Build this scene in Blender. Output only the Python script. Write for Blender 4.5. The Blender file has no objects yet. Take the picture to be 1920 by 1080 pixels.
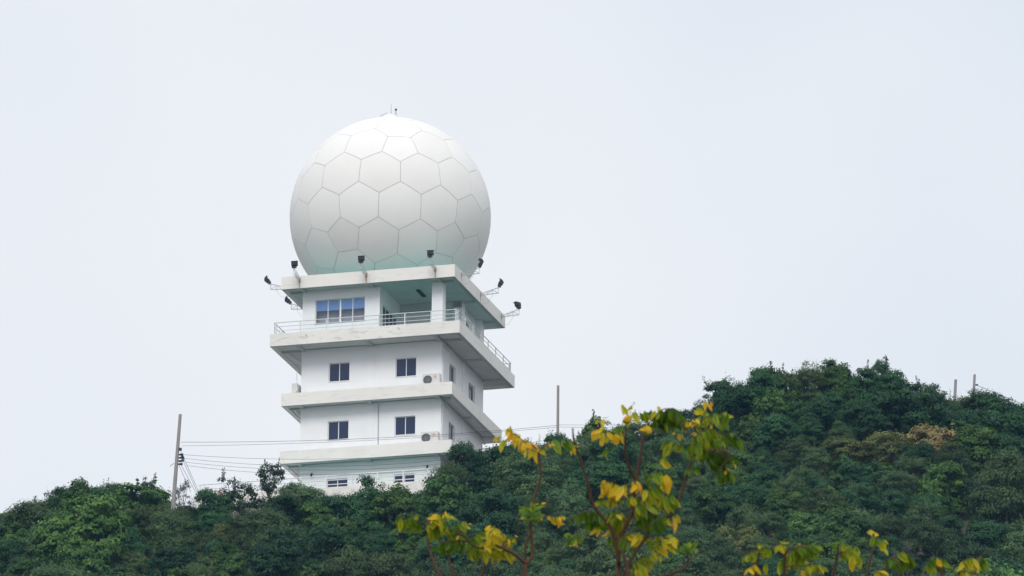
import bpy, bmesh, math, random
import numpy as np
from mathutils import Vector, Matrix
R_ = math.radians
random.seed(7)
C = bpy.context.scene.collection
sc = bpy.context.scene

# ---------------------------------------------------------------- camera
F = 16000.0                      # focal length in photo pixels (1920 wide)
PITCH, ROLL, CAMZ = 0.302638, 0.01139, 1.7
fw = Vector((0, math.cos(PITCH), math.sin(PITCH)))
up0 = Vector((0, -math.sin(PITCH), math.cos(PITCH))); rt0 = Vector((1, 0, 0))
rt = rt0*math.cos(ROLL) + up0*math.sin(ROLL); up = up0*math.cos(ROLL) - rt0*math.sin(ROLL)
CAM = Vector((0, 0, CAMZ))
cd = bpy.data.cameras.new('camera'); cam = bpy.data.objects.new('camera', cd); C.objects.link(cam)
cd.sensor_width = 36.0; cd.lens = 36.0*F/1920; cd.clip_start = 0.5; cd.clip_end = 8000
cam.matrix_world = Matrix(((rt.x, up.x, -fw.x, 0), (rt.y, up.y, -fw.y, 0), (rt.z, up.z, -fw.z, CAMZ), (0, 0, 0, 1)))
cd.dof.use_dof = True; cd.dof.focus_distance = 508; cd.dof.aperture_fstop = 40
sc.camera = cam

# ---------------------------------------------------------------- sky, sun, exposure
SUN_EL, SUN_AZ = R_(40), R_(-10)     # azimuth measured from straight behind the camera, negative = to the left
w = bpy.data.worlds.new('World'); sc.world = w; w.use_nodes = True
nt = w.node_tree; N = nt.nodes; L = nt.links; N.clear()
out = N.new('ShaderNodeOutputWorld'); bg = N.new('ShaderNodeBackground'); L.new(bg.outputs[0], out.inputs[0])
sky = N.new('ShaderNodeTexSky'); sky.sky_type = 'NISHITA'; sky.sun_disc = False
sky.sun_elevation = SUN_EL; sky.sun_rotation = math.pi - SUN_AZ*-1; sky.dust_density = 4.0; sky.air_density = 1.2
tc = N.new('ShaderNodeTexCoord')
def wnoise(scale, detail):
    n = N.new('ShaderNodeTexNoise'); n.inputs['Scale'].default_value = scale; n.inputs['Detail'].default_value = detail
    n.inputs['Roughness'].default_value = 0.45; mp = N.new('ShaderNodeMapping'); mp.inputs['Location'].default_value = (17.81, 9.23, 6.89); L.new(tc.outputs['Generated'], mp.inputs[0]); L.new(mp.outputs[0], n.inputs['Vector']); return n
n1 = wnoise(10.0, 2.5)
cr = N.new('ShaderNodeValToRGB'); cr.color_ramp.elements[0].position = 0.34; cr.color_ramp.elements[1].position = 0.62
cr.color_ramp.elements[0].color = (6.72, 7.30, 8.05, 1); cr.color_ramp.elements[1].color = (8.15, 8.34, 8.66, 1)
L.new(n1.outputs['Fac'], cr.inputs[0])
mx = N.new('ShaderNodeMix'); mx.data_type = 'RGBA'; mx.inputs[0].default_value = 0.96   # a closed cloud deck over the clear sky
L.new(sky.outputs[0], mx.inputs[6]); L.new(cr.outputs[0], mx.inputs[7]); L.new(mx.outputs[2], bg.inputs[0])
bg.inputs[1].default_value = 0.1
sl = bpy.data.lights.new('sun', 'SUN'); sl.energy = 1.5; sl.angle = R_(28); sl.color = (1.0, 0.965, 0.92)
so = bpy.data.objects.new('sun', sl); C.objects.link(so)
sd = Vector((math.sin(SUN_AZ)*math.cos(SUN_EL), -math.cos(SUN_AZ)*math.cos(SUN_EL), math.sin(SUN_EL)))
so.rotation_euler = sd.to_track_quat('Z', 'Y').to_euler(); so.location = (0, 0, 300)
vs = sc.view_settings; vs.view_transform = 'Standard'; vs.look = 'None'; vs.exposure = 0.17; vs.gamma = 1.0
cy = sc.cycles; cy.use_denoising = True; cy.max_bounces = 6; cy.diffuse_bounces = 4; cy.glossy_bounces = 2
cy.transmission_bounces = 3; cy.transparent_max_bounces = 6; cy.volume_bounces = 0; cy.sample_clamp_indirect = 6

# ---------------------------------------------------------------- helpers
def ray(x, y): return fw + rt*((x-960)/F) - up*((y-540)/F)
def at_Y(x, y, Y):
    d = ray(x, y); return CAM + d*(Y/d.y)
def at_d(x, y, d): return CAM + ray(x, y)*d
def to_px(P):
    v = P-CAM; d = v.dot(fw); return 960+F*v.dot(rt)/d, 540-F*v.dot(up)/d
def interp(x, pts): return float(np.interp(x, [p[0] for p in pts], [p[1] for p in pts]))

class MB:
    def __init__(s): s.v = []; s.f = []
    def quad(s, a, b, c, d): i = len(s.v); s.v += [a, b, c, d]; s.f.append((i, i+1, i+2, i+3)); return s
    def box(s, x0, x1, y0, y1, z0, z1):
        i = len(s.v)
        s.v += [(x0,y0,z0),(x1,y0,z0),(x1,y1,z0),(x0,y1,z0),(x0,y0,z1),(x1,y0,z1),(x1,y1,z1),(x0,y1,z1)]
        s.f += [tuple(i+k for k in q) for q in ((0,3,2,1),(4,5,6,7),(0,1,5,4),(1,2,6,5),(2,3,7,6),(3,0,4,7))]; return s
    def tube(s, pts, rad, n=6, cap=True):
        pts = [Vector(p) for p in pts]; rads = rad if isinstance(rad, (list, tuple)) else [rad]*len(pts)
        rings = []; ref = None
        for k, p in enumerate(pts):
            t = (pts[min(k+1, len(pts)-1)]-pts[max(k-1, 0)]).normalized()
            if ref is None: ref = Vector((1, 0, 0)) if abs(t.x) < .8 else Vector((0, 1, 0))
            a = (ref - t*ref.dot(t)).normalized(); b = t.cross(a); ref = a
            i = len(s.v); rings.append(i)
            for j in range(n):
                g = 2*math.pi*(j+.5)/n; s.v.append(tuple(p + (a*math.cos(g)+b*math.sin(g))*rads[k]))
        for r0, r1 in zip(rings, rings[1:]):
            for j in range(n): s.f.append((r0+j, r0+(j+1) % n, r1+(j+1) % n, r1+j))
        if cap:
            s.f.append(tuple(rings[0]+j for j in reversed(range(n)))); s.f.append(tuple(rings[-1]+j for j in range(n)))
        return s
    def mesh(s, name, m, smooth=False):
        me = bpy.data.meshes.new(name); me.from_pydata([tuple(q) for q in s.v], [], s.f); me.materials.append(m)
        if smooth: me.polygons.foreach_set('use_smooth', [True]*len(me.polygons))
        return me
    def build(s, name, m, parent=None, smooth=False):
        return link(name, s.mesh(name, m, smooth), parent)
def link(name, data, parent=None):
    o = bpy.data.objects.new(name, data); C.objects.link(o)
    if parent: o.parent = parent
    return o
def tag(o, label, cat, group=None, kind=None):
    if label: o['label'] = label
    if cat: o['category'] = cat
    if group: o['group'] = group
    if kind: o['kind'] = kind
    return o
def empty(name, loc, rz=0, parent=None):
    e = bpy.data.objects.new(name, None); C.objects.link(e); e.location = loc; e.rotation_euler = (0, 0, rz)
    e.empty_display_size = .2
    if parent: e.parent = parent
    return e

# ---------------------------------------------------------------- materials
def mat(name, col, rough=.6, spec=.3, metal=0.0):
    m = bpy.data.materials.new(name); m.use_nodes = True; b = m.node_tree.nodes['Principled BSDF']
    b.inputs['Base Color'].default_value = (*col, 1); b.inputs['Roughness'].default_value = rough
    b.inputs['Specular IOR Level'].default_value = spec; b.inputs['Metallic'].default_value = metal
    return m
def paint(name, col, dirt, amt=.35, streak=.25, rough=.55, patch=None):
    """painted render: broad tone shifts, rain streaks and blotchy wear"""
    m = mat(name, col, rough); n = m.node_tree.nodes; l = m.node_tree.links; b = n['Principled BSDF']
    t = n.new('ShaderNodeTexCoord')
    def noise(sc_, det, scale3):
        mp = n.new('ShaderNodeMapping'); mp.inputs['Scale'].default_value = scale3; l.new(t.outputs['Object'], mp.inputs[0])
        q = n.new('ShaderNodeTexNoise'); q.inputs['Scale'].default_value = sc_; q.inputs['Detail'].default_value = det
        l.new(mp.outputs[0], q.inputs['Vector']); return q
    def ramp(src, a, c):
        r = n.new('ShaderNodeMapRange'); r.inputs[1].default_value = a; r.inputs[2].default_value = c; r.clamp = True
        l.new(src, r.inputs[0]); return r.outputs[0]
    def mixc(fac, a, c, k):
        mu = n.new('ShaderNodeMath'); mu.operation = 'MULTIPLY'; mu.inputs[1].default_value = k; l.new(fac, mu.inputs[0])
        q = n.new('ShaderNodeMix'); q.data_type = 'RGBA'; l.new(mu.outputs[0], q.inputs[0])
        if isinstance(a, tuple): q.inputs[6].default_value = (*a, 1)
        else: l.new(a, q.inputs[6])
        q.inputs[7].default_value = (*c, 1); return q.outputs[2]
    c1 = mixc(ramp(noise(.9, 4, (1, 1, 1)).outputs[0], .42, .68), col, dirt, amt)
    c2 = mixc(ramp(noise(1.0, 5, (5, 5, .35)).outputs[0], .5, .75), c1, dirt, streak)
    if patch:
        c2 = mixc(ramp(noise(1.0, 6, (1.3, 1.3, 4.0)).outputs[0], .56, .63), c2, patch, .55)
    l.new(c2, b.inputs['Base Color'])
    bp = n.new('ShaderNodeBump'); bp.inputs['Strength'].default_value = .15; bp.inputs['Distance'].default_value = .01
    l.new(noise(14, 4, (1, 1, 1)).outputs[0], bp.inputs['Height']); l.new(bp.outputs[0], b.inputs['Normal'])
    return m
M = {}
M['wall'] = paint('white_wall_paint', (.835, .84, .855), (.70, .71, .71), .24, .12)
M['fascia'] = paint('cream_fascia_paint', (.81, .785, .745), (.68, .65, .61), .25, .10, patch=(.70, .68, .65))
M['fascia_worn'] = paint('worn_cream_fascia_paint', (.80, .775, .735), (.62, .60, .57), .35, .12, patch=(.55, .54, .525))
M['soffit'] = paint('soffit_paint', (.70, .71, .71), (.52, .53, .53), .35, .15)
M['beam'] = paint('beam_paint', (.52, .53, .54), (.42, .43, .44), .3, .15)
M['green'] = paint('green_deck_paint', (.10, .37, .32), (.08, .29, .25), .4, .0, .45)
M['green_terrace'] = paint('faded_green_terrace_paint', (.17, .34, .30), (.14, .27, .24), .4, .0, .5)
M['frame'] = mat('window_frame_white', (.80, .81, .83), .4)
M['glass'] = mat('navy_tinted_glass', (.016, .027, .075), .06, .5)
M['glass_light'] = mat('slate_tinted_glass', (.028, .036, .055), .04, .5)
M['blind'] = mat('blue_roller_blind', (.24, .48, .86), .8)
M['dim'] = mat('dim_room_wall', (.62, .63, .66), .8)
M['rail_white'] = mat('white_painted_rail', (.82, .82, .81), .4)
M['rail'] = mat('galvanised_rail', (.66, .66, .66), .45, .4, .2)
M['pipe'] = mat('grey_pipe', (.30, .31, .32), .5)
M['pipe_white'] = mat('white_pvc_pipe', (.74, .76, .78), .4)
M['lamp'] = mat('dark_lamp_housing', (.035, .038, .050), .5)
M['lens'] = mat('lamp_lens', (.25, .27, .30), .15, .6)
M['truss'] = mat('galvanised_truss', (.55, .56, .57), .5, .4, .3)
M['rust'] = mat('rusty_plate', (.36, .25, .18), .9)
M['cable'] = mat('grey_cable', (.42, .43, .44), .6)
M['wire'] = mat('black_wire', (.06, .062, .07), .5)
M['ac'] = mat('ac_white_casing', (.66, .655, .63), .4)
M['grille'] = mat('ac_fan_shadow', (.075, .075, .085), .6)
M['red'] = mat('red_emblem', (.62, .04, .05), .4)
M['concrete'] = paint('pole_concrete', (.31, .295, .285), (.20, .19, .18), .5, .4, .85)
M['insul'] = mat('dark_insulator', (.03, .035, .09), .3)
M['seal'] = mat('radome_joint_seal', (.43, .435, .43), .7)
M['steel'] = mat('plain_steel', (.45, .46, .47), .4, .5, .6)

# rust stain: real stain on the fascia, thins out through a noise mask
def rust_mat():
    m = mat('rust_run_stain', (.62, .46, .30), .9); n = m.node_tree.nodes; l = m.node_tree.links; b = n['Principled BSDF']
    t = n.new('ShaderNodeTexCoord'); mp = n.new('ShaderNodeMapping'); mp.inputs['Scale'].default_value = (14, 14, 2.2); l.new(t.outputs['Object'], mp.inputs[0])
    q = n.new('ShaderNodeTexNoise'); q.inputs['Scale'].default_value = 1; q.inputs['Detail'].default_value = 4; l.new(mp.outputs[0], q.inputs['Vector'])
    r = n.new('ShaderNodeMapRange'); r.inputs[1].default_value = .38; r.inputs[2].default_value = .62; r.inputs[4].default_value = .75; l.new(q.outputs[0], r.inputs[0]); l.new(r.outputs[0], b.inputs['Alpha'])
    return m
M['stain'] = rust_mat()

def radome_mat():
    m = mat('radome_gelcoat', (.86, .86, .85), .75, .12); n = m.node_tree.nodes; l = m.node_tree.links; b = n['Principled BSDF']
    oi = n.new('ShaderNodeObjectInfo'); t = n.new('ShaderNodeTexCoord')
    q = n.new('ShaderNodeTexNoise'); q.inputs['Scale'].default_value = .7; q.inputs['Detail'].default_value = 5; l.new(t.outputs['Object'], q.inputs['Vector'])
    ad = n.new('ShaderNodeMath'); ad.operation = 'ADD'; l.new(oi.outputs['Random'], ad.inputs[0]); l.new(q.outputs[0], ad.inputs[1])
    r = n.new('ShaderNodeMapRange'); r.inputs[1].default_value = .2; r.inputs[2].default_value = 1.6; l.new(ad.outputs[0], r.inputs[0])
    x = n.new('ShaderNodeMix'); x.data_type = 'RGBA'; x.inputs[6].default_value = (.88, .868, .848, 1); x.inputs[7].default_value = (.80, .785, .76, 1)
    l.new(r.outputs[0], x.inputs[0]); l.new(x.outputs[2], b.inputs['Base Color'])
    return m
M['radome'] = radome_mat()

def leaf_mat(name, dark, light, warm, transl=.22):
    """foliage: tone from a per-leaf attribute, drift from one tree to the next"""
    m = bpy.data.materials.new(name); m.use_nodes = True; n = m.node_tree.nodes; l = m.node_tree.links; b = n['Principled BSDF']
    b.inputs['Roughness'].default_value = .62; b.inputs['Specular IOR Level'].default_value = .22
    at = n.new('ShaderNodeAttribute'); at.attribute_name = 'tint'
    x = n.new('ShaderNodeMix'); x.data_type = 'RGBA'; x.inputs[6].default_value = (*dark, 1); x.inputs[7].default_value = (*light, 1); l.new(at.outputs['Fac'], x.inputs[0])
    oi = n.new('ShaderNodeObjectInfo')
    k = n.new('ShaderNodeMath'); k.operation = 'MULTIPLY'; k.inputs[1].default_value = .6; l.new(oi.outputs['Random'], k.inputs[0])
    y = n.new('ShaderNodeMix'); y.data_type = 'RGBA'; l.new(k.outputs[0], y.inputs[0]); l.new(x.outputs[2], y.inputs[6])
    y2 = n.new('ShaderNodeMix'); y2.data_type = 'RGBA'; y2.blend_type = 'MULTIPLY'; y2.inputs[0].default_value = 1; l.new(x.outputs[2], y2.inputs[6]); y2.inputs[7].default_value = (*warm, 1)
    l.new(y2.outputs[2], y.inputs[7])
    hs = n.new('ShaderNodeHueSaturation'); wn = n.new('ShaderNodeTexWhiteNoise'); wn.noise_dimensions = '1D'; l.new(oi.outputs['Random'], wn.inputs['W'])
    mr = n.new('ShaderNodeMapRange'); mr.inputs[3].default_value = .62; mr.inputs[4].default_value = 1.35; l.new(wn.outputs['Value'], mr.inputs[0]); l.new(mr.outputs[0], hs.inputs['Value']); l.new(y.outputs[2], hs.inputs['Color']); y = hs; l.new(y.outputs[0], b.inputs['Base Color'])
    tr = n.new('ShaderNodeBsdfTranslucent'); l.new(y.outputs[0], tr.inputs[0])
    ms = n.new('ShaderNodeMixShader'); ms.inputs[0].default_value = transl; l.new(b.outputs[0], ms.inputs[1]); l.new(tr.outputs[0], ms.inputs[2])
    l.new(ms.outputs[0], n['Material Output'].inputs[0]); return m
M['bark'] = paint('scrub_bark', (.12, .095, .075), (.20, .18, .15), .5, .4, .9)

# ================================================================ THE TOWER
TH = 0.28405; A = 8.766
TO = Vector((-4.1262, 486.322, 138.038 + CAMZ))
tw_u = Vector((-math.cos(TH), math.sin(TH), 0)); tw_v = Vector((math.sin(TH), math.cos(TH), 0))
def W(u, v, z): return TO + tw_u*u + tw_v*v + Vector((0, 0, z))
TK = .7676
SL = {1: (4.0, .950), 2: (7.591, .932), 3: (11.182, 1.531), 4: (14.860, 1.032)}     # top height, overhang
S0 = 0.30
tower = empty('radar_tower', TO, -TH)
tag(tower, 'white four-storey radar tower with overhanging cream slabs and dark windows on the hilltop', 'tower')
# local frame: x = -u (right along the front), y = v (away from the camera), z up
def wall_front(u0, u1, z0, z1, v0, v1, holes, name, m, parent):
    """wall along u between v0 (outer) and v1, with rectangular openings (ua, ub, za, zb)"""
    us = sorted({u0, u1, *[h[0] for h in holes], *[h[1] for h in holes]}); zs = sorted({z0, z1, *[h[2] for h in holes], *[h[3] for h in holes]})
    b = MB()
    for a, c in zip(us, us[1:]):
        for d, e in zip(zs, zs[1:]):
            if any(h[0]-1e-6 <= a and c <= h[1]+1e-6 and h[2]-1e-6 <= d and e <= h[3]+1e-6 for h in holes): continue
            b.box(-c, -a, v0, v1, d, e)
    return b.build(name, m, parent)
def wall_side(v0, v1, z0, z1, x0, x1, holes, name, m, parent):
    vs_ = sorted({v0, v1, *[h[0] for h in holes], *[h[1] for h in holes]}); zs = sorted({z0, z1, *[h[2] for h in holes], *[h[3] for h in holes]})
    b = MB()
    for a, c in zip(vs_, vs_[1:]):
        for d, e in zip(zs, zs[1:]):
            if any(h[0]-1e-6 <= a and c <= h[1]+1e-6 and h[2]-1e-6 <= d and e <= h[3]+1e-6 for h in holes): continue
            b.box(x0, x1, a, c, d, e)
    return b.build(name, m, parent)
def window(axis, a0, a1, z0, z1, n, parent, inset=.11, depth=.06, glass='glass', heavy=()):
    """window on the front (axis 'u') or the right side (axis 'v'): frame and separate panes"""
    o = empty('window', (0, 0, 0), 0, parent); fr = MB(); fwid = .035
    def bx(b, p, q, d0, d1, c, d):
        if axis == 'u': b.box(-q, -p, d0, d1, c, d)
        else: b.box(-d1, -d0, p, q, c, d)
    d0, d1 = inset, inset+depth
    bx(fr, a0, a1, d0, d1, z0, z0+fwid); bx(fr, a0, a1, d0, d1, z1-fwid, z1)
    ws = [a0 + (a1-a0)*k/n for k in range(n+1)]
    for k, p in enumerate(ws):
        hw = .05 if k in heavy else .022
        lo, hi = (p, p+fwid) if k == 0 else (p-fwid, p) if k == n else (p-hw, p+hw)
        bx(fr, lo, hi, d0-.002, d1+.002, z0+fwid, z1-fwid)
    fr.build('frame', M['frame'], o)
    for p, q in zip(ws, ws[1:]):
        g = MB(); bx(g, p+.01, q-.01, d0+.025, d0+.035, z0+.01, z1-.01); g.build('pane', M[glass], o)
    si = MB(); bx(si, a0-.04, a1+.04, -.035, inset+.03, z0-.05, z0-.002); si.build('sill', M['frame'], o)
    return o
T = .22
FRONT_WIN = [(1.60, 2.88), (5.76, 7.05)]; SIDE_WIN = [(1.62, 2.90), (5.66, 7.02)]
for zb, zt, zw in ((S0, 4.0-TK, (1.15, 2.36)), (4.0-.2, 7.591-TK, (4.80, 5.94)), (7.591-.2, 11.182-TK, (8.42, 9.57))):
    hf = [(a, b, *zw) for a, b in FRONT_WIN]; hs = [(a, b, *zw) for a, b in SIDE_WIN]
    wall_front(0, A, zb, zt+.1, 0, T, hf, 'wall', M['wall'], tower)
    wall_side(T, A, zb, zt+.1, -T, 0, hs, 'wall', M['wall'], tower)
    MB().box(-A, -A+T, T, A, zb, zt+.1).build('wall', M['wall'], tower)
    MB().box(-A+T, -T, A-T, A, zb, zt+.1).build('wall', M['wall'], tower)
    for a, b in FRONT_WIN: window('u', a, b, *zw, 2, tower)
    for a, b in SIDE_WIN: window('v', a, b, *zw, 2, tower, glass='glass_light')
    # dim room behind the panes
    # shallow pilasters where the frame columns show through the render
    MB().box(-4.62, -4.18, -.035, -.0, zb, zt).build('pilaster', M['wall'], tower)
    MB().box(0, .07, 4.28, 4.74, zb, zt).build('pilaster', M['wall'], tower)
# slabs: edge beam all round, recessed soffit, deck and ribs
def slab(k, deckdrop, fm, deckm):
    zt, o = SL[k]; zb = zt-TK; w_ = .26; x0, x1, y0, y1 = -A-o, o, -o, A+o
    s = empty('floor_slab', (0, 0, 0), 0, tower)
    MB().box(x0, x1, y0, y0+w_, zb, zt).build('edge_beam', fm, s)
    MB().box(x0, x1, y1-w_, y1, zb, zt).build('edge_beam', M['fascia'], s)
    MB().box(x0, x0+w_, y0+w_, y1-w_, zb, zt).build('edge_beam', M['fascia'], s)
    MB().box(x1-w_, x1, y0+w_, y1-w_, zb, zt).build('edge_beam', M['fascia'], s)
    MB().box(x0+w_-.01, x1-w_+.01, y0+w_-.01, y1-w_+.01, zb+.13, zt-deckdrop).build('soffit', M['soffit'], s)
    MB().box(x0+w_, x1-w_, y0+w_, y1-w_, zt-deckdrop+.003, zt-deckdrop+.012).build('deck', deckm, s)
    for u in (0.12, A/2, A-.12):          # ribs under the front and back overhang
        MB().box(-u-.13, -u+.13, y0+w_, 0, zb+.012, zb+.15).build('rib', M['beam'], s)
    for v in (0.12, A/2, A-.12):
        MB().box(0, x1-w_, v-.09, v+.09, zb+.012, zb+.15).build('rib', M['beam'], s)
        MB().box(x0+w_, -A, v-.09, v+.09, zb+.012, zb+.15).build('rib', M['beam'], s)
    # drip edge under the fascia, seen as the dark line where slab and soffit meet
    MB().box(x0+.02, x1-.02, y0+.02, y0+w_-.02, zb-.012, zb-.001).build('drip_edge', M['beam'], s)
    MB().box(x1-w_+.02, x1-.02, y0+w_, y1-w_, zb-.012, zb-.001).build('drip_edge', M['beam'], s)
    if k < 4:                              # drain pipe slung below the left overhang
        MB().tube([(-A-o+.55, .1, zb+.1), (-A-o+.5, .25, zb+.02), (-A-.45, 2.9, zb-.16), (-A-.02, 3.6, zb-.2)], .055, 8).build('drain_pipe', M['pipe_white'], s)
    return s
slab(1, .12, M['fascia'], M['soffit']); slab(2, .12, M['fascia'], M['soffit'])
slab(3, .12, M['fascia_worn'], M['green']); slab(4, .10, M['fascia'], M['green'])
# top storey: room on the left, open corner terrace on the right
Z3, Z4 = 11.07, 14.86-TK+.13
uT = 3.93
win4 = (4.87, 7.97, 12.12, 13.60)
wall_front(uT, A, Z3, Z4, 0, T, [win4], 'wall', M['wall'], tower)
w4 = window('u', *win4[:2], win4[2], win4[3], 4, tower, glass='glass', heavy=(2,))
clear = bpy.data.materials.new('clear_tinted_pane'); clear.use_nodes = True
n_ = clear.node_tree.nodes; l_ = clear.node_tree.links; n_.clear()
o_ = n_.new('ShaderNodeOutputMaterial'); t_ = n_.new('ShaderNodeBsdfTransparent'); t_.inputs[0].default_value = (.92, .94, .97, 1)
g_ = n_.new('ShaderNodeBsdfGlossy'); g_.inputs['Roughness'].default_value = .03; x_ = n_.new('ShaderNodeMixShader')
fr_ = n_.new('ShaderNodeFresnel'); l_.new(fr_.outputs[0], x_.inputs[0]); l_.new(t_.outputs[0], x_.inputs[1]); l_.new(g_.outputs[0], x_.inputs[2]); l_.new(x_.outputs[0], o_.inputs[0])
for c in w4.children:
    if c.name.startswith('pane'): c.data.materials[0] = clear
for k in range(4):
    a = win4[0] + (win4[1]-win4[0])*k/4; b = a+(win4[1]-win4[0])/4
    MB().box(-b+.015, -a-.015, .16, .17, 12.92+.012*(k % 2), 13.6).build('roller_blind', M['blind'], w4)
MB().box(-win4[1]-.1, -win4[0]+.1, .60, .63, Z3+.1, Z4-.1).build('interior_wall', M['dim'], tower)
# terrace: side wall of the room with glazed sliding doors, back wall, columns, ceiling lamp
door = (.68, 3.7, 11.19, 13.22)
wall_side(T, 4.4, Z3, Z4, -uT-T, -uT, [door], 'wall', M['wall'], tower)
d_ = empty('sliding_door', (0, 0, 0), 0, tower); f_ = MB()
f_.box(-uT-.12, -uT-.06, door[0], door[1], door[3]-.05, door[3])
for k in range(5):
    y = door[0]+(door[1]-door[0])*k/4; f_.box(-uT-.12, -uT-.055, y-.035, y+.035, door[2], door[3]-.05)
f_.build('frame', M['frame'], d_)
for k in range(4):
    y = door[0]+(door[1]-door[0])*k/4; MB().box(-uT-.10, -uT-.09, y+.03, y+.72, door[2], door[3]-.04).build('pane', M['glass'], d_)
MB().box(-uT, -.62, 4.4, 4.62, Z3, Z4).build('wall', M['wall'], tower)
MB().box(-uT, -.02, 4.1, 4.398, Z4-.42, Z4-.001).build('beam', M['beam'], tower)
for y in (0, 4.1, A-.62): MB().box(-.68 if y == 0 else -.6, 0, y, y+.62, Z3, Z4).build('column', M['wall'], tower)
wall_side(4.73, A-.63, Z3, Z4, -.52, -.30, [(5.1, 6.5, 11.9, 13.5)], 'wall', M['wall'], tower)
MB().box(-.45, -.42, 5.1, 6.5, 11.9, 13.5).build('pane', M['glass'], tower)
MB().box(-A, -A+T, T, A, Z3, Z4).build('wall', M['wall'], tower)
MB().box(-A+T, -.6, A-T, A, Z3, Z4).build('wall', M['wall'], tower)
MB().box(-2.09, -1.86, 1.35, 2.7, Z4-.075, Z4-.003).build('ceiling_lamp', M['lamp'], tower)
# railing of the upper balcony
def railing(path, zt, name_parent, heights, closed=True, step=1.6, pr=.027, rr=.02, rm='rail'):
    g = empty('railing', (0, 0, 0), 0, name_parent); seg = list(zip(path, path[1:]+path[:1])) if closed else list(zip(path, path[1:]))
    for (a, b) in seg:
        a, b = Vector((*a, 0)), Vector((*b, 0)); d = (b-a).length; n = max(1, round(d/step))
        for k in range(n+1):
            p = a.lerp(b, k/n)
            if k == 0: p = a+(b-a).normalized()*.09
            if k == n: p = b-(b-a).normalized()*.09
            MB().box(p.x-pr, p.x+pr, p.y-pr, p.y+pr, zt-.04, zt+heights[-1]+.01).build('post', M[rm], g)
        for h in heights:
            MB().tube([(a.x, a.y, zt+h), (b.x, b.y, zt+h)], rr if h < heights[-1] else rr*1.35, 6).build('rail', M[rm], g)
    return g
o3 = SL[3][1]-.2
railing([(-A-o3, -o3), (o3, -o3), (o3, A+o3), (-A-o3, A+o3)], 11.182, tower, (.24, .49, .75))
# pipes on the walls
MB().tube([(-3.90, -.03, 6.80), (-3.88, -.03, 4.0)], .022, 6).build('conduit', M['pipe'], tower)
for z in (10.22, 6.63):
    MB().tube([(.035, .12, z-2.3), (.035, .12, z), (.035, .16, z+.03), (.035, 1.72, z+.03), (.035, 1.72, z-.12)], .026, 6).build('refrigerant_pipe', M['pipe_white'], tower)
# small hooks and scuffs on the balcony fascia
for u in (8.05, 2.30): MB().tube([(-u, -1.535, 11.02), (-u+.06, -1.60, 10.95), (-u+.1, -1.60, 10.9)], .02, 5).build('lifting_hook', M['pipe'], tower)
for u in (7.98, .786):
    l2 = empty('wall_lamp', (-u, 0, 2.76), 0, tower); MB().box(-.05, .05, -.1, 0, -.03, .03).build('arm', M['pipe'], l2); MB().tube([(0, -.13, .0), (0, -.13, -.2)], [.03, .07], 8).build('shade', M['lamp'], l2)

# ---------------------------------------------------------------- terrace with railing at the tower's foot
terrace = empty('terrace', TO, -TH)
tag(terrace, 'white ground-level terrace with white pipe railing at the foot of the tower', 'terrace')
MB().box(-13.6, 1.0, -5.2, 0, S0-TK, S0-.05).build('slab', M['fascia'], terrace)
MB().box(-13.6, 1.0, -5.2, -5.0, S0-.05, S0).build('kerb', M['fascia'], terrace)
MB().box(.8, 1.0, -5.0, 10, S0-.05, S0).build('kerb', M['fascia'], terrace)
MB().box(-13.6, -9, .0, 10, S0-TK, S0-.05).build('slab', M['fascia'], terrace)
MB().box(0, 1.0, .0, 10, S0-TK, S0-.05).build('slab', M['fascia'], terrace)
MB().box(-13.5, .8, -4.98, -.002, S0-.049, S0-.04).build('deck', M['green_terrace'], terrace)
MB().box(-13.4, .8, -5.05, -4.6, -3.0, S0-TK).build('retaining_wall', M['concrete'], terrace)
railing([(-13.4, -5.05), (.83, -5.05), (.83, 9.5)], S0, terrace, (.20, .46, .74), closed=False, step=1.55, pr=.035, rr=.026, rm='rail_white')

# ---------------------------------------------------------------- radome
RR = 6.09; RC = W(4.68, 4.29, 19.894)
radome = empty('radome', (RC.x, RC.y, TO.z+14.86), 0)
tag(radome, 'huge white spherical radome of hexagonal panels on the tower roof', 'radome')
RZ = 19.894-14.86                       # centre above the roof deck
def geodesic():
    ph = math.atan(.5); az0 = R_(6.35)
    def sp(lat, az): return Vector((math.cos(lat)*math.sin(az), -math.cos(lat)*math.cos(az), math.sin(lat)))
    P = [sp(math.pi/2, 0)] + [sp(ph, az0+R_(72*k)) for k in range(5)] + [sp(-ph, az0+R_(36+72*k)) for k in range(5)] + [sp(-math.pi/2, 0)]
    fs = []
    for k in range(5):
        a, b = 1+k, 1+(k+1) % 5; c, d = 6+k, 6+(k+1) % 5
        fs += [(0, a, b), (a, c, b), (b, c, d), (c, 11, d)]
    V = []; key = {}
    def idx(p):
        k = (round(p.x, 5), round(p.y, 5), round(p.z, 5))
        if k not in key: key[k] = len(V); V.append(p)
        return key[k]
    tris = []; n = 3
    for a, b, c in fs:
        g = {}
        for i in range(n+1):
            for j in range(n+1-i): g[i, j] = idx((P[a]*(n-i-j)+P[b]*i+P[c]*j).normalized())
        for i in range(n):
            for j in range(n-i):
                tris.append((g[i, j], g[i+1, j], g[i, j+1]))
                if i+j < n-1: tris.append((g[i+1, j], g[i+1, j+1], g[i, j+1]))
    return V, tris
gv, gt = geodesic()
cent = [(gv[a]+gv[b]+gv[c]).normalized() for a, b, c in gt]
inc = {}
for t, tri in enumerate(gt):
    for q in tri: inc.setdefault(q, []).append(t)
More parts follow.
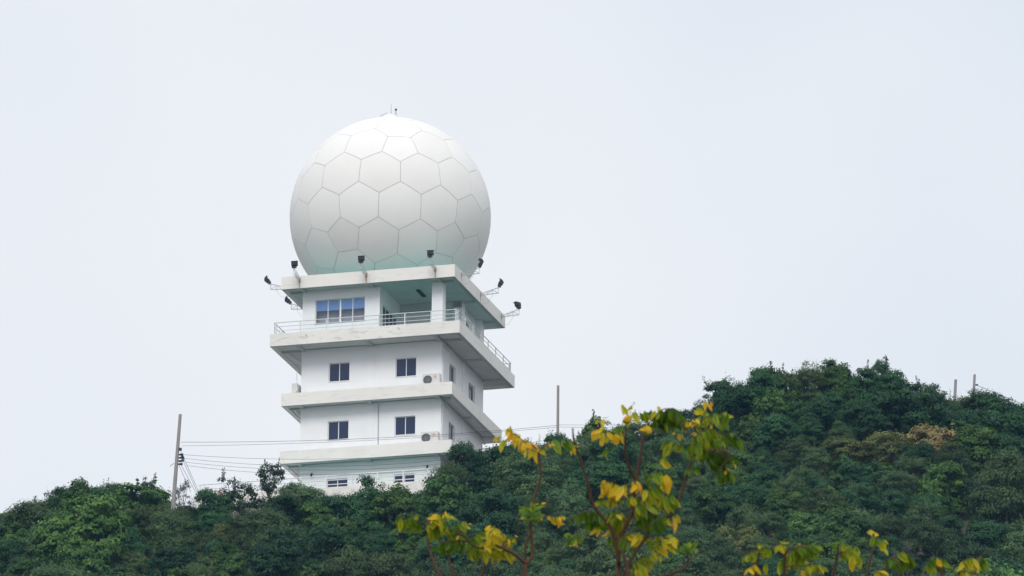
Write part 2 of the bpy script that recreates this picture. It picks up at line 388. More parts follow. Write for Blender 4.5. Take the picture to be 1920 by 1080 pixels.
for q, ts in inc.items():
    c = gv[q]
    e1 = (Vector((0, 0, 1)) if abs(c.z) < .9 else Vector((1, 0, 0))).cross(c).normalized(); e2 = c.cross(e1)
    poly = sorted([cent[t] for t in ts], key=lambda p: math.atan2(p.dot(e2), p.dot(e1)))
    if all(p.z*RR+RZ < .02 for p in poly): continue
    apo = min(((p+r)/2 - c*c.dot((p+r)/2)).length for p, r in zip(poly, poly[1:]+poly[:1]))*RR
    k = 1-.0145/apo; poly = [(c*(1-k)+p*k).normalized() for p in poly]
    ring = []
    for p, r in zip(poly, poly[1:]+poly[:1]):
        for s in range(4): ring.append(p.lerp(r, s/4).normalized())
    b = MB(); b.v.append(tuple(c*RR)); nr = len(ring)
    for f in (.34, .68, .93, 1.0):
        rad = RR
        b.v += [tuple((c.lerp(p, f)).normalized()*rad) for p in ring]
    b.v += [tuple(p*(RR-.06)) for p in ring]
    for j in range(nr): b.f.append((0, 1+j, 1+(j+1) % nr))
    for lv in range(4):
        s0 = 1+lv*nr; s1 = s0+nr
        for j in range(nr): b.f.append((s0+j, s1+j, s1+(j+1) % nr, s0+(j+1) % nr))
    me = b.mesh('panel', M['radome'], True)
    bm = bmesh.new(); bm.from_mesh(me)
    lowest = min(v.co.z for v in bm.verts)
    if lowest < -RZ+.12: bmesh.ops.bisect_plane(bm, geom=bm.verts[:]+bm.edges[:]+bm.faces[:], plane_co=(0, 0, -RZ+.12), plane_no=(0, 0, 1), clear_inner=True)
    for v in bm.verts: v.co.z += RZ
    for e in bm.edges:
        low = lambda v: (v.co-Vector((0, 0, RZ))).length < RR-.03
        if any(low(v) for v in e.verts) or any(low(v) for f in e.link_faces for v in f.verts): e.smooth = False
        elif e.is_boundary: e.smooth = False
    bm.to_mesh(me); bm.free()
    link('panel', me, radome)
b = MB(); nl, nm = 40, 72; zc = -RZ+.1
for i in range(nl+1):
    la = -math.asin(RZ/RR)+.02 + (math.pi/2+math.asin(RZ/RR)-.02)*i/nl
    for j in range(nm):
        g = 2*math.pi*j/nm; r = RR-.02; b.v.append((r*math.cos(la)*math.cos(g), r*math.cos(la)*math.sin(g), r*math.sin(la)+RZ))
for i in range(nl):
    for j in range(nm): b.f.append((i*nm+j, i*nm+(j+1) % nm, (i+1)*nm+(j+1) % nm, (i+1)*nm+j))
b.build('joint_seal', M['seal'], radome, True)
rb = math.sqrt(RR**2-(RZ-.1)**2)+.05
MB().tube([(0, 0, -.09), (0, 0, .2)], rb+.08, 48).build('base_ring', M['fascia'], radome)
tz = RZ+RR
hat = MB(); hat.tube([(-.1, 0, tz-.06), (-.1, 0, tz+.34)], [.52, .46], 20).build('top_hatch', M['radome'], radome)
MB().tube([(-.1, 0, tz+.34), (-.1, 0, tz+.47)], [.34, .26], 20).build('hatch_lid', M['ac'], radome)
MB().tube([(-.05, -.05, tz+.44), (-.05, -.05, tz+.7), (-.04, -.05, tz+1.12)], [.035, .022, .010], 6).build('lightning_rod', M['steel'], radome)
MB().tube([(-.72, .0, tz+.38), (-.3, 0, tz+.56)], .03, 6).build('handle', M['steel'], radome)
ob = empty('warning_light', (.24, -.05, tz+.28), 0, radome)
MB().tube([(0, 0, 0), (0, 0, .42)], .04, 8).build('stem', M['cable'], ob)
MB().tube([(0, 0, .42), (0, 0, .52)], [.05, .075], 10).build('collar', M['lamp'], ob)
MB().tube([(0, 0, .53), (0, 0, .72), (0, 0, .78)], [.065, .065, .02], 10).build('beacon', M['frame'], ob)

# ---------------------------------------------------------------- floodlights round the roof
def floodlight(u, v, z, ang, tilt, yaw, label, L_=1.12, sag=.8):
    """arm points along local +x, turned by ang about z in the tower frame"""
    o = empty('floodlight', W(u, v, z), -TH+ang); tag(o, label, 'floodlight', 'floodlights on truss arms round the tower roof')
    MB().box(0, .02, -.06, .06, -.15, .13).build('mounting_plate', M['rust'], o)
    t = MB(); h = .34
    for y in (-.06, .06):
        t.tube([(.02, y, -.06), (L_, y, .0)], .014, 5); t.tube([(.02, y, .02), (L_, y, h)], .014, 5)
        for k in (.36, .66, 1.0):
            x = L_*k; t.tube([(x, y, -.06+.06*k), (x, y, .02+(h-.02)*k)], .011, 5)
        t.tube([(L_*.36, y, -.04), (L_*.66, y, .02+(h-.02)*.66)], .010, 5); t.tube([(L_*.66, y, .02+(h-.02)*.66), (L_, y, .0)], .010, 5)
    for k in (.36, .66, 1.0): t.tube([(L_*k, -.06, .02+(h-.02)*k), (L_*k, .06, .02+(h-.02)*k)], .010, 5)
    t.build('truss_arm', M['truss'], o)
    hd = empty('lamp_head', (L_, 0, h+.02), 0, o); hd.rotation_euler = (0, tilt, yaw)
    MB().tube([(0, 0, -.02), (0, 0, .10)], .03, 6).build('swivel', M['lamp'], hd)
    hb = MB(); i = 0     # tapered housing, lens side faces -x (the radome)
    hb.v = [(-.12, -.20, .17), (-.12, .20, .17), (-.12, .20, .47), (-.12, -.20, .47), (.10, -.15, .22), (.10, .15, .22), (.10, .15, .44), (.10, -.15, .44)]
    hb.f = [(0, 3, 2, 1), (4, 5, 6, 7), (0, 1, 5, 4), (1, 2, 6, 5), (2, 3, 7, 6), (3, 0, 4, 7)]
    hb.build('housing', M['lamp'], hd)
    MB().box(-.22, .02, -.205, .205, .472, .485).build('visor', M['lamp'], hd)
    MB().box(-.09, .09, -.13, .13, .05, .168).build('gear_box', M['lamp'], hd)
    MB().box(-.127, -.121, -.17, .17, .20, .44).build('lens', M['lens'], hd)
    pts = []
    for k in range(9):
        s = k/8; pts.append((L_*.7*(1-s)+.03*s, .07, .0*(1-s)-.50*s-sag*.5*math.sin(math.pi*s)*.7))
    MB().tube(pts, .008, 5).build('cable', M['cable'], o)
    MB().box(.001, .004, -.05, .045, -.60, -.15).build('rust_stain', M['stain'], o)
    return o
o4 = SL[4][1]
HALF = math.pi/2
floodlight(8.65, -o4, 14.60, -HALF, .15, 0, 'black floodlight above the left end of the front roof edge')
floodlight(4.47, -o4, 14.60, -HALF, .15, 0, 'black floodlight in the middle of the front roof edge')
floodlight(.17, -o4, 14.62, -HALF, .15, 0, 'black floodlight near the right corner of the front roof edge')
floodlight(-o4, .35, 14.62, 0, .35, .5, 'black floodlight on the right roof edge nearest the front corner')
floodlight(-o4, 4.44, 14.62, 0, .55, .2, 'middle black floodlight on the right roof edge')
floodlight(-o4, 8.92, 14.60, 0, -.25, -.5, 'black floodlight at the far end of the right roof edge')
floodlight(A+o4, .35, 14.60, math.pi, .85, .2, 'black floodlight sticking out left of the roof, the higher of two')
floodlight(A+o4, 4.5, 14.60, math.pi, .95, .2, 'black floodlight left of the roof, the lower one below the slab edge')

# ---------------------------------------------------------------- air conditioners
def condenser(loc, rz, label):
    o = empty('air_conditioner', loc, rz); tag(o, label, 'air conditioner', 'outdoor air conditioner units on the tower ledges')
    c = MB().box(-.53, .53, -.18, .18, .04, .80).build('casing', M['ac'], o)
    for x in (-.4, .4): MB().box(x-.05, x+.05, -.2, .2, 0, .04).build('foot', M['pipe'], o)
    # recessed-looking fan opening: dark disc, ring guard and blades
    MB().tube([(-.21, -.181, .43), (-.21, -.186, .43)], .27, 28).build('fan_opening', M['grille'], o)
    g = MB()
    for r in (.27, .20, .13, .06):
        g.tube([(-.21+r*math.cos(a*math.pi/12), -.195, .43+r*math.sin(a*math.pi/12)) for a in range(25)], .005, 4, False)
    for a in range(8): g.tube([(-.21, -.195, .43), (-.21+.27*math.cos(a*math.pi/4), -.195, .43+.27*math.sin(a*math.pi/4))], .004, 4)
    g.build('fan_guard', M['cable'], o)
    MB().box(.105, .112, -.184, -.1805, .06, .78).build('panel_seam', M['cable'], o)
    em = MB(); y = -.184; s = .048
    def rh(cx, cz, an):
        pts = [(0, 0), (s*.55, s*.95), (0, s*1.9), (-s*.55, s*.95)]
        q = [(cx+px_*math.cos(an)-pz*math.sin(an), y, cz+px_*math.sin(an)+pz*math.cos(an)) for px_, pz in pts]; em.quad(*q)
    for an in (0, 2*math.pi/3, 4*math.pi/3): rh(.26, .62, an)
    em.quad((.19, y, .50), (.33, y, .50), (.33, y, .525), (.19, y, .525))
    em.build('emblem', M['red'], o)
    MB().tube([(.55, .05, .2), (.62, .05, .2), (.62, .16, .3), (.62, .16, 1.4)], .03, 6).build('pipe', M['pipe_white'], o)
    return o
condenser(W(.47, -.44, 7.591-.12), -TH, 'white air conditioner unit with red emblem on the upper front ledge')
condenser(W(.52, -.44, 4.0-.12), -TH, 'white air conditioner unit with red emblem on the lower front ledge')
condenser(W(A+.32, .25, 7.591+.0), -TH-HALF, 'grey-white air conditioner unit seen edge-on on the left ledge')

# ================================================================ THE HILL
SIL = [(-120, 975), (0, 962), (40, 955), (62, 925), (100, 908), (135, 900), (180, 897), (230, 897), (262, 915), (300, 928), (330, 934), (362, 930), (400, 916), (430, 906), (470, 893), (535, 893), (562, 908), (600, 928), (635, 922), (668, 902), (690, 886), (720, 890), (745, 902), (775, 906), (810, 890), (845, 868), (872, 842), (900, 836), (950, 832), (1000, 816), (1045, 802), (1080, 806), (1130, 796), (1180, 786), (1240, 768), (1300, 762), (1335, 742), (1352, 712), (1400, 697), (1480, 687), (1540, 680), (1600, 674), (1650, 677), (1690, 706), (1740, 712), (1800, 729), (1850, 735), (1920, 744), (2040, 770)]
YRT = [(-120, 482), (340, 481), (430, 481.5), (560, 479), (860, 477.5), (905, 481), (1046, 485), (1150, 489), (1300, 495), (1920, 498), (2040, 498)]
TREEH = [(-120, 2.7), (600, 2.8), (690, 3.6), (800, 3.2), (880, 3.3), (1300, 3.0), (1400, 3.6), (1600, 3.7), (1920, 2.8)]
_sx = []; 
for x, y in SIL:
    P = at_Y(x, y, interp(x, YRT)); _sx.append((P.x, P.z-interp(x, TREEH), interp(x, YRT)))
RX = np.array([q[0] for q in _sx]); RZ_ = np.array([q[1] for q in _sx]); RY = np.array([q[2] for q in _sx])
# smooth the ridge so the ground does not copy the tree tops
gx = np.linspace(RX[0], RX[-1], 120); gz = np.interp(gx, RX, RZ_); gy = np.interp(gx, RX, RY)
for _ in range(12): gz[1:-1] = (gz[:-2]+2*gz[1:-1]+gz[2:])/4; gy[1:-1] = (gy[:-2]+2*gy[1:-1]+gy[2:])/4
def ground(X, Y):
    zr = float(np.interp(X, gx, gz)); yr = float(np.interp(X, gx, gy))
    if X < gx[0]: zr -= .35*(gx[0]-X)
    if X > gx[-1]: zr -= .35*(X-gx[-1])
    h = zr-.60*(yr-Y) if Y < yr else zr-.12*(Y-yr)-.002*(Y-yr)**2
    h += .35*math.sin(X*.31+Y*.17)+.25*math.sin(X*.73-Y*.41) if h > 3 else 0
    q = Vector((X, Y, 0))-TO; u = q.dot(tw_u); v = q.dot(tw_v)
    d = max(-2.6-u, u-15.5, -5.3-v, v-13)          # platform cut for the terrace and tower
    if d < 0: h = min(h, TO.z-.45)
    elif d < 2.5: h = min(h, TO.z-.45+d*.55)
    return max(h, 0.0)
def axis(lo, hi, dense_lo, dense_hi, st):
    a = list(np.arange(dense_lo, dense_hi, st)); x = dense_lo; s = st
    while x > lo: s *= 1.35; x -= s; a.insert(0, max(x, lo))
    x = dense_hi; s = st
    while x < hi: a.append(min(x, hi)); s *= 1.35; x += s
    if a[-1] < hi: a.append(hi)
    return a
xs = axis(-1200, 1200, -42, 42, 1.0); ys = axis(-300, 1500, 425, 512, 1.0)
gb = MB(); gb.v = [(x, y, ground(x, y)) for y in ys for x in xs]; nx = len(xs)
gb.f = [(j*nx+i, j*nx+i+1, (j+1)*nx+i+1, (j+1)*nx+i) for j in range(len(ys)-1) for i in range(nx-1)]
M['soil'] = paint('hillside_soil', (.055, .060, .038), (.13, .10, .07), .7, .0, .95)
tag(gb.build('hill', M['soil'], None, True), 'steep brown and green hillside under the scrub', None, kind='structure')

# ---------------------------------------------------------------- scrub trees
KINDS = {   # dark tone, light tone, multiplier for tree-to-tree drift
    'dark': ((.011, .044, .019), (.056, .152, .050), (.9, 1.0, 1.0)),
    'mid': ((.020, .068, .019), (.112, .235, .056), (1.4, 1.05, .65)),
    'olive': ((.026, .066, .028), (.130, .228, .088), (1.3, 1.0, .78)),
    'yellow': ((.045, .080, .026), (.180, .220, .074), (1.2, .97, .85)),
    'dry': ((.16, .135, .058), (.46, .385, .17), (1.05, .98, .9)),
    'twig': ((.060, .062, .048), (.150, .128, .098), (1.1, .95, 1.0)),
    'open': ((.014, .046, .024), (.075, .150, .062), (.9, .97, 1.1)),
    'blossom': ((.55, .16, .06), (.75, .34, .22), (1, .9, .9)),
}
for k, (a, b, c) in KINDS.items(): M['leaf_'+k] = leaf_mat('foliage_'+k, a, b, c)
def crown_mesh(seed, kind, nl=7000, lobes=9, leaf=(.17, .085), flat=.8, sprigs=9, gap=0.0, spread=1.0):
    """crown of unit radius ~1.7 m, standing on z = 0, as leaf-sized faces in clumps on uneven lobes"""
    g = np.random.default_rng(seed); Rr = 1.7; Hh = 2.9
    lc = [np.array([0, 0, Hh*.62])]; lr = [1.0]
    for k in range(lobes):
        a = 2*math.pi*(k+g.uniform(-.35, .35))/lobes*1.0 + (k % 2)*.5; ring = g.uniform(.5, 1.0); z = g.uniform(.22, .80)
        lc.append(np.array([math.cos(a)*Rr*ring*.68*spread, math.sin(a)*Rr*ring*.68*spread, Hh*z])); lr.append(g.uniform(.42, .80))
    lc = np.array(lc); lr = np.array(lr)
    pk = lr**2/np.sum(lr**2); per = 84; ncl = int(nl/per)
    cl = g.choice(len(lr), ncl*4, p=pk); d = g.normal(size=(ncl*4, 3)); d[:, 2] = d[:, 2]*flat+.30; d /= np.linalg.norm(d, axis=1)[:, None]
    P = lc[cl]+d*lr[cl][:, None]*g.uniform(.80, 1.06, (ncl*4, 1))
    ins = np.zeros(len(P), bool)
    for c, r in zip(lc, lr): ins |= np.linalg.norm(P-c, axis=1) < r*.70
    keep = (~ins) & (P[:, 2] > .1)
    P, d = P[keep][:ncl], d[keep][:ncl]
    bright = g.uniform(0, 1, len(P)); pr = g.uniform(.22, .44, len(P))
    # every clump is a small dome of leaves
    n = per; e = g.normal(size=(len(P)*n, 3)); e[:, 2] = np.abs(e[:, 2])*.9-.25; e /= np.linalg.norm(e, axis=1)[:, None]
    rad = np.repeat(pr, n)*g.uniform(.55, 1.12, len(P)*n)
    rad = np.where(g.uniform(0, 1, len(rad)) < .11, rad*g.uniform(1.15, 1.6, len(rad)), rad)     # stray leaves roughen the outline
    Q = np.repeat(P, n, 0)+e*rad[:, None]*np.array([1.15, 1.15, .75]); D = e*.9+np.repeat(d, n, 0)*.5; tint = np.repeat(bright, n)**1.6*.65+g.uniform(0, .35, len(P)*n)
    # sprigs: thin shoots with a few leaves, break the outline
    SP = []; twig = []
    for k in range(sprigs):
        i = g.integers(len(P)); 
        if P[i, 2] < Hh*.62: continue
        dirn = np.array([g.normal()*.35, g.normal()*.35, 1.0]); dirn /= np.linalg.norm(dirn); Ls = g.uniform(.3, .75)
        twig.append((P[i], P[i]+dirn*Ls))
        for s in np.linspace(.2, 1, int(10+Ls*16)): SP.append(P[i]+dirn*Ls*s+g.normal(size=3)*.05)
    if SP:
        Q = np.vstack([Q, np.array(SP)]); D = np.vstack([D, g.normal(size=(len(SP), 3))]); tint = np.concatenate([tint, g.uniform(.3, 1, len(SP))])
    m = len(Q); nrm = D*.9+g.normal(size=(m, 3))*.38+np.array([0, 0, .35]); nrm /= np.linalg.norm(nrm, axis=1)[:, None]
    ax = np.cross(nrm, g.normal(size=(m, 3))); ax /= np.linalg.norm(ax, axis=1)[:, None]; bx_ = np.cross(nrm, ax)
    sc_ = g.uniform(.65, 1.25, (m, 1)); la = ax*sc_*leaf[0]*.5; lb = bx_*sc_*leaf[1]*.5
    V = np.stack([Q-la, Q+lb*1.0-nrm*.012, Q+la, Q-lb*1.0-nrm*.012], 1).reshape(-1, 3)
    me = bpy.data.meshes.new('crown'); me.vertices.add(m*4); me.vertices.foreach_set('co', V.astype(np.float32).ravel())
    me.loops.add(m*4); me.loops.foreach_set('vertex_index', np.arange(m*4, dtype=np.int32))
    me.polygons.add(m); me.polygons.foreach_set('loop_start', np.arange(0, m*4, 4, dtype=np.int32)); me.polygons.foreach_set('loop_total', np.full(m, 4, np.int32))
    at = me.attributes.new('tint', 'FLOAT', 'FACE'); at.data.foreach_set('value', tint.astype(np.float32))
    me.update(calc_edges=True); me.materials.append(M['leaf_'+kind])
    return me, twig, lc
def trunk_mesh(seed, twig, lc):
    g = random.Random(seed); b = MB()
    b.tube([(0, 0, -.6), (.05, .03, .4), (g.uniform(-.1, .1), g.uniform(-.1, .1), 1.1), tuple(lc[0])], [.11, .085, .065, .02], 6)
    for c in lc[1:]:
        z = g.uniform(.35, 1.0); b.tube([(0, 0, z), tuple(Vector(c)*.55+Vector((0, 0, z*.35))), tuple(c+np.array([0, 0, .2]))], [.05, .035, .012], 5)
    for p, q in twig: b.tube([p, q], [.014, .006], 4)
    return b.mesh('trunk', M['bark'])
PROTO = {}
spec = {'dark': dict(nl=13500, lobes=10, leaf=(.15, .08)), 'mid': dict(nl=10500, lobes=11, leaf=(.19, .10)), 'olive': dict(nl=17000, lobes=13, leaf=(.125, .055), sprigs=12), 'yellow': dict(nl=8200, lobes=9, leaf=(.17, .08)), 'dry': dict(nl=7500, lobes=9, leaf=(.17, .09), sprigs=20), 'open': dict(nl=3300, lobes=8, leaf=(.16, .085), sprigs=26), 'twig': dict(nl=1700, lobes=9, leaf=(.13, .05), sprigs=40), 'blossom': dict(nl=900, lobes=5, leaf=(.12, .10), sprigs=2)}
for kk, kv in spec.items():
    for s in range(5 if kk in ('dark', 'mid', 'olive') else 2):
        cm, tw, lc = crown_mesh(hash_seed := 100+s*17+len(kk)*7+ord(kk[0]), kk, **kv); PROTO.setdefault(kk, []).append((cm, trunk_mesh(hash_seed, tw, lc)))
CROWN_H = 3.15
NICE = {'dark': 'dark green', 'mid': 'fresh green', 'olive': 'grey-green', 'yellow': 'yellow-green', 'dry': 'dry tan', 'twig': 'half-bare', 'open': 'airy dark green', 'blossom': 'orange blossoming'}
def zone(x, y):
    a = [(130, 'by the left picture edge'), (320, 'left of the leaning pole'), (450, 'below the leaning pole'), (620, 'left of the tower foot'), (760, 'under the tower front'), (930, 'under the tower right side'), (1120, 'below the straight pole'), (1330, 'between straight pole and hump'), (1500, 'on the left of the hump'), (1660, 'in the middle of the hump'), (1800, 'below the two short poles'), (9999, 'by the right picture edge')]
    h = next(n for l_, n in a if x < l_); d = y-interp(x, SIL); t = d/max(60, 1080-interp(x, SIL))
    return ('skyline' if d < 28 else 'upper slope' if t < .4 else 'middle slope' if t < .72 else 'low slope') + ' ' + h
ORD = ['first', 'second', 'third', 'fourth', 'fifth', 'sixth', 'seventh', 'eighth', 'ninth', 'tenth', 'eleventh', 'twelfth', 'thirteenth', 'fourteenth', 'fifteenth']
BYZONE = {}
def label_trees():
    for (kd, zn), lst in BYZONE.items():
        lst.sort(key=lambda q: q[0]); n = len(lst)
        for k, (x, o) in enumerate(lst):
            w_ = '' if n == 1 else (' left one' if k == 0 else ' right one') if n == 2 else f' {ORD[min(k, 14)]} from left'
            o['label'] = f'{NICE[kd]} scrub tree, {zn}' + (',' + w_ if w_ else '')
placed = []
SPECIES = {'dark': 'evergreen_tree', 'mid': 'broadleaf_tree', 'olive': 'feathery_tree', 'yellow': 'yellowing_tree', 'dry': 'dry_tree', 'twig': 'bare_shrub', 'open': 'airy_tree', 'blossom': 'blossoming_shrub'}
def tree(X, Y, height, width, kind, label=None, name=None, group=None, var=None, sink=.25):
    z = ground(X, Y)-sink
    cm, tm = PROTO[kind][random.randrange(len(PROTO[kind])) if var is None else var]
    lift = 0
    if height > width*1.35 and width < 2.3: lift = height-width*1.25; z += lift; height = width*1.25
    o = empty(name or SPECIES[kind], (X, Y, z), random.uniform(0, 6.28)); s = width/3.4; o.scale = (s, s*random.uniform(.9, 1.1), (height+sink)/CROWN_H)
    link('trunk', tm, o); link('crown', cm, o)
    if lift: MB().tube([(.06/s, 0, -lift/o.scale.z-.3), (-.05/s, .05/s, -lift*.5/o.scale.z), (0, 0, .3)], [.075/s, .06/s, .05/s], 6).build('stem', M['bark'], o)
    x, y = to_px(Vector((X, Y, z+height)))
    zn = zone(x, y)
    tag(o, label, 'tree', group or (f'{NICE[kind]} scrub trees covering the hill' if not label else None))
    if not label: BYZONE.setdefault((kind, zn), []).append((x, o))
    placed.append((X, Y, width/2)); return o
def pick(x, y):
    r = random.random()
    if x < 330: return 'olive' if r < .34 else 'mid' if r < .62 else 'dark' if r < .985 else 'yellow'
    if x < 900: return 'olive' if r < .30 else 'mid' if r < .60 else 'dark' if r < .985 else 'yellow'
    if y < 800 and x > 1330: return 'dark' if r < .55 else 'mid' if r < .8 else 'olive'
    return 'olive' if r < .42 else 'mid' if r < .64 else 'dark' if r < .985 else 'yellow'
def tower_clash(X, Y, r):
    q = Vector((X, Y, 0))-TO; u = q.dot(tw_u); v = q.dot(tw_v)
    return -1.2-r < u < 14.2+r and -5.4-r*.75 < v < 14
# individual trees that stand out, (px x, px y of the top, Y, width m, kind, label)
SPECIAL = [
    (275, 890, 480.5, 1.2, 1.9, 'open', 'small lone sapling with a round tuft left of the leaning pole'),
    (507, 862, 480.3, 2.1, 4.0, 'open', 'slender tree with round tuft against the tower slab corner'),
    (452, 892, 480.6, 2.8, 3.4, 'open', 'loose airy tree beside the railing left of the tower'),
    (405, 917, 480.2, 2.6, 2.9, 'dark', 'dense dark bush below the left end of the terrace railing'),
    (555, 918, 478.6, 2.8, 2.4, 'twig', 'brownish half-bare bush under the tower left corner'),
    (690, 882, 476.6, 3.4, 3.9, 'dark', 'dark pointed bush covering the middle of the terrace railing'),
    (745, 904, 475.6, 3.4, 3.4, 'mid', 'bushy green tree between the two ground-floor windows'),
    (842, 868, 477.2, 2.6, 3.8, 'olive', 'pale feathery tree at the terrace right corner'),
    (885, 832, 479.6, 3.2, 4.6, 'dark', 'dark tree overlapping the right side of the tower'),
    (935, 836, 481.5, 3.2, 4.2, 'dark', 'dark tree just right of the tower under a yellow leaf'),
    (1364, 704, 495.2, 3.0, 4.4, 'dark', 'dark round tree forming the left shoulder of the hump'),
    (1735, 792, 487.5, 3.6, 3.0, 'dry', 'dry orange-tan tree crown on the upper right slope'),
    (1655, 806, 486.5, 3.0, 2.8, 'yellow', 'yellowing bush left of the dry tan crown'),
    (1590, 820, 485.8, 3.4, 2.8, 'yellow', 'long yellow-green bush on the slope under the hump'),
    (1700, 1022, 463.5, 2.6, 2.6, 'twig', 'brown twiggy bush near the bottom right of the slope'),
    (1385, 975, 467.0, 2.6, 2.8, 'yellow', 'pale yellow-flecked bush low under the hump'),
    (322, 938, 475.8, 2.8, 3.2, 'olive', 'grey-green bush hiding the foot of the leaning pole'),
    (600, 936, 476.2, 2.6, 3.2, 'mid', 'green bush at the terrace edge under the left ground-floor window'),
    (520, 928, 476.5, 3.0, 3.2, 'dark', 'dark bush in front of the tower left corner'),
    (345, 902, 480.6, 1.7, 2.4, 'twig', 'thin bare twigs beside the foot of the leaning pole'),
    (1655, 664, 496.3, 1.2, 3.8, 'open', 'narrow upright tree at the right top of the hump'),
    (1748, 708, 496.6, 2.2, 3.0, 'open', 'open wispy tree left of the two short poles'),
    (408, 906, 482.8, .9, 1.0, 'blossom', 'small patch of orange blossom behind the terrace railing'),
]
for x, y, Y, wd, ht, kd, lb in SPECIAL:
    P = at_Y(x, y, Y); g0 = ground(P.x, Y)
    h = max(1.2, P.z-g0)
    o = tree(P.x, Y, h, wd, kd, lb, 'blossoming_shrub' if kd == 'blossom' else 'tree' if ht > 3 else 'shrub')
# ridge row: tops follow the outline of the wood
x = -90
while x < 2010:
    sy = interp(x, SIL)+random.uniform(-6, 16); Y = interp(x, YRT)-random.uniform(-.6, 1.2)
    P = at_Y(x, sy, Y); wd = random.uniform(2.2, 4.0); h = P.z-ground(P.x, Y)
    near = any(abs(x-s[0]) < 26 and abs(sy-s[1]) < 40 and s[3] > 1.8 and s[5] != 'twig' for s in SPECIAL)
    if not tower_clash(P.x, Y, wd*.42) and not near and 1.3 < h < 7: tree(P.x, Y, h, wd if h > 2 else 2.0, pick(x, sy))
    x += random.uniform(28, 54)
# a second row just behind the crest closes the gaps under the crowns
x = -80
while x < 2000:
    Y = interp(x, YRT)+random.uniform(1.6, 3.2); P = at_Y(x, interp(x, SIL)+random.uniform(16, 34), Y); wd = random.uniform(2.6, 3.8); h = P.z-ground(P.x, Y)
    if not tower_clash(P.x, Y, wd*.42) and 1.0 < h < 7: tree(P.x, Y, h, wd, pick(x, 700))
    x += random.uniform(44, 70)
# the slope below
tries = 0
while tries < 9000:
    tries += 1
    X = random.uniform(-35, 35); yr = float(np.interp(X, gx, gy)); Y = yr-random.uniform(.8, 46)
    wd = random.choice((1.7, 2.2, 2.6, 3.0, 3.6, 4.2, 4.9)); h = wd*random.uniform(.75, 1.15)+.35
    if any((X-a)**2+((Y-b)*1.0)**2 < (.60*(wd/2+r)+.30)**2 for a, b, r in placed): continue
    if tower_clash(X, Y, wd*.45): continue
    top = Vector((X, Y, ground(X, Y)+h)); px_, py_ = to_px(top)
    if py_ > 1092 or px_ < -70 or px_ > 1990: continue
    if py_ < interp(px_, SIL)+6: continue
    if any(Y < q[2] and abs(px_-q[0]) < 16*(q[3]*.8+wd)*.7 and py_ < q[1]+30 for q in SPECIAL if q[5] in ('dry', 'yellow')): continue
    tree(X, Y, h, wd, pick(px_, py_))

label_trees()

# ---------------------------------------------------------------- poles and wires
def pole(x0, y0, x1, y1, Y, w0, w1, label, extra=1.5):
    a = at_Y(x0, y0, Y); b = at_Y(x1, y1, Y); top = a; d = (b-a).normalized(); base = b+d*extra
    o = empty('utility_pole', base); tag(o, label, 'utility pole', 'concrete utility poles on the hill')
    t = top-base; pm = MB(); ring = []
    for p, w_ in ((Vector((0, 0, 0)), w1), (t, w0)):
        c = w_*.28; hw = w_/2
        pts = [(-hw+c, -hw), (hw-c, -hw), (hw, -hw+c), (hw, hw-c), (hw-c, hw), (-hw+c, hw), (-hw, hw-c), (-hw, -hw+c)]
        pm.v += [(p.x+q[0], p.y+q[1], p.z) for q in pts]
    for j in range(8): pm.f.append((j, (j+1) % 8, 8+(j+1) % 8, 8+j))
    pm.f += [tuple(range(7, -1, -1)), tuple(range(8, 16))]
    pm.build('shaft', M['concrete'], o)
    return o, base
YL, YC, YR_ = 478.0, 487.0, 500.0
pl, pb = pole(338, 777, 326, 932, YL, .175, .25, 'tall leaning concrete utility pole left of the tower')
pc, pcb = pole(1046.5, 723, 1045.8, 812, YC, .15, .19, 'straight concrete pole right of the tower', 4.0)
pr1, _ = pole(1792, 712, 1790.5, 742, YR_, .17, .19, 'shorter left one of two poles on the right skyline', 4.0)
pr2, pr2b = pole(1827.5, 702.5, 1826, 732, YR_-1, .15, .17, 'taller right one of two poles on the right skyline', 4.0)
for y in (853, 859, 865, 871):
    P = at_Y(337.5-(y-853)*.07, y, YL)-pb
    MB().tube([P+Vector((-.05, -.05, 0)), P+Vector((.18, -.12, 0))], [.05, .075], 8).build('insulator', M['insul'], pl)
P = at_Y(336.5, 843, YL)-pb; MB().box(P.x-.03, P.x+.14, P.y-.16, P.y, P.z-.07, P.z+.07).build('bracket', M['lamp'], pl)
P = at_Y(341, 852, YL)-pb; Q = at_Y(344.5, 866, YL)-pb
MB().tube([P+Vector((0, -.1, 0)), P.lerp(Q, .5)+Vector((.06, -.1, 0)), Q+Vector((0, -.1, 0)), P.lerp(Q, .6)+Vector((-.06, -.1, 0)), P+Vector((0, -.1, -.05))], .05, 6).build('cable_coil', M['wire'], pl)
P = at_Y(326, 869, YL)-pb; Q = at_Y(318, 874.5, YL)-pb; MB().tube([P, Q], [.018, .012], 5).build('step_bolt', M['lamp'], pl)
for (xa, ya, xb, yb) in ((337, 842, 369, 914), (338, 852, 366, 914), (336.5, 866, 361, 912), (336, 873, 352, 910)):
    MB().tube([at_Y(xa, ya, YL-.1)-pb, at_Y(xb, yb, YL+.4)-pb, at_Y(xb+(xb-xa)*.35, yb+(yb-ya)*.35, YL+.5)-pb], .012, 5).build('stay_wire', M['wire'], pl)
P = at_Y(1829.5, 722, YR_-1)-pr2b; MB().tube([P, P+Vector((.12, -.1, 0))], .05, 6).build('insulator', M['insul'], pr2)
def line(a, b, sag, rad, label, n=28):
    o = empty('power_line', a); pts = []
    for k in range(n+1):
        t = k/n; q = a.lerp(b, t)-a; q.z -= sag*4*t*(1-t); pts.append(q)
    ob_ = MB().tube(pts, rad, 5).build('power_line', M['wire']); ob_.location = a; bpy.data.objects.remove(o)
    tag(ob_, label, 'power line', 'overhead lines across the hilltop'); return ob_
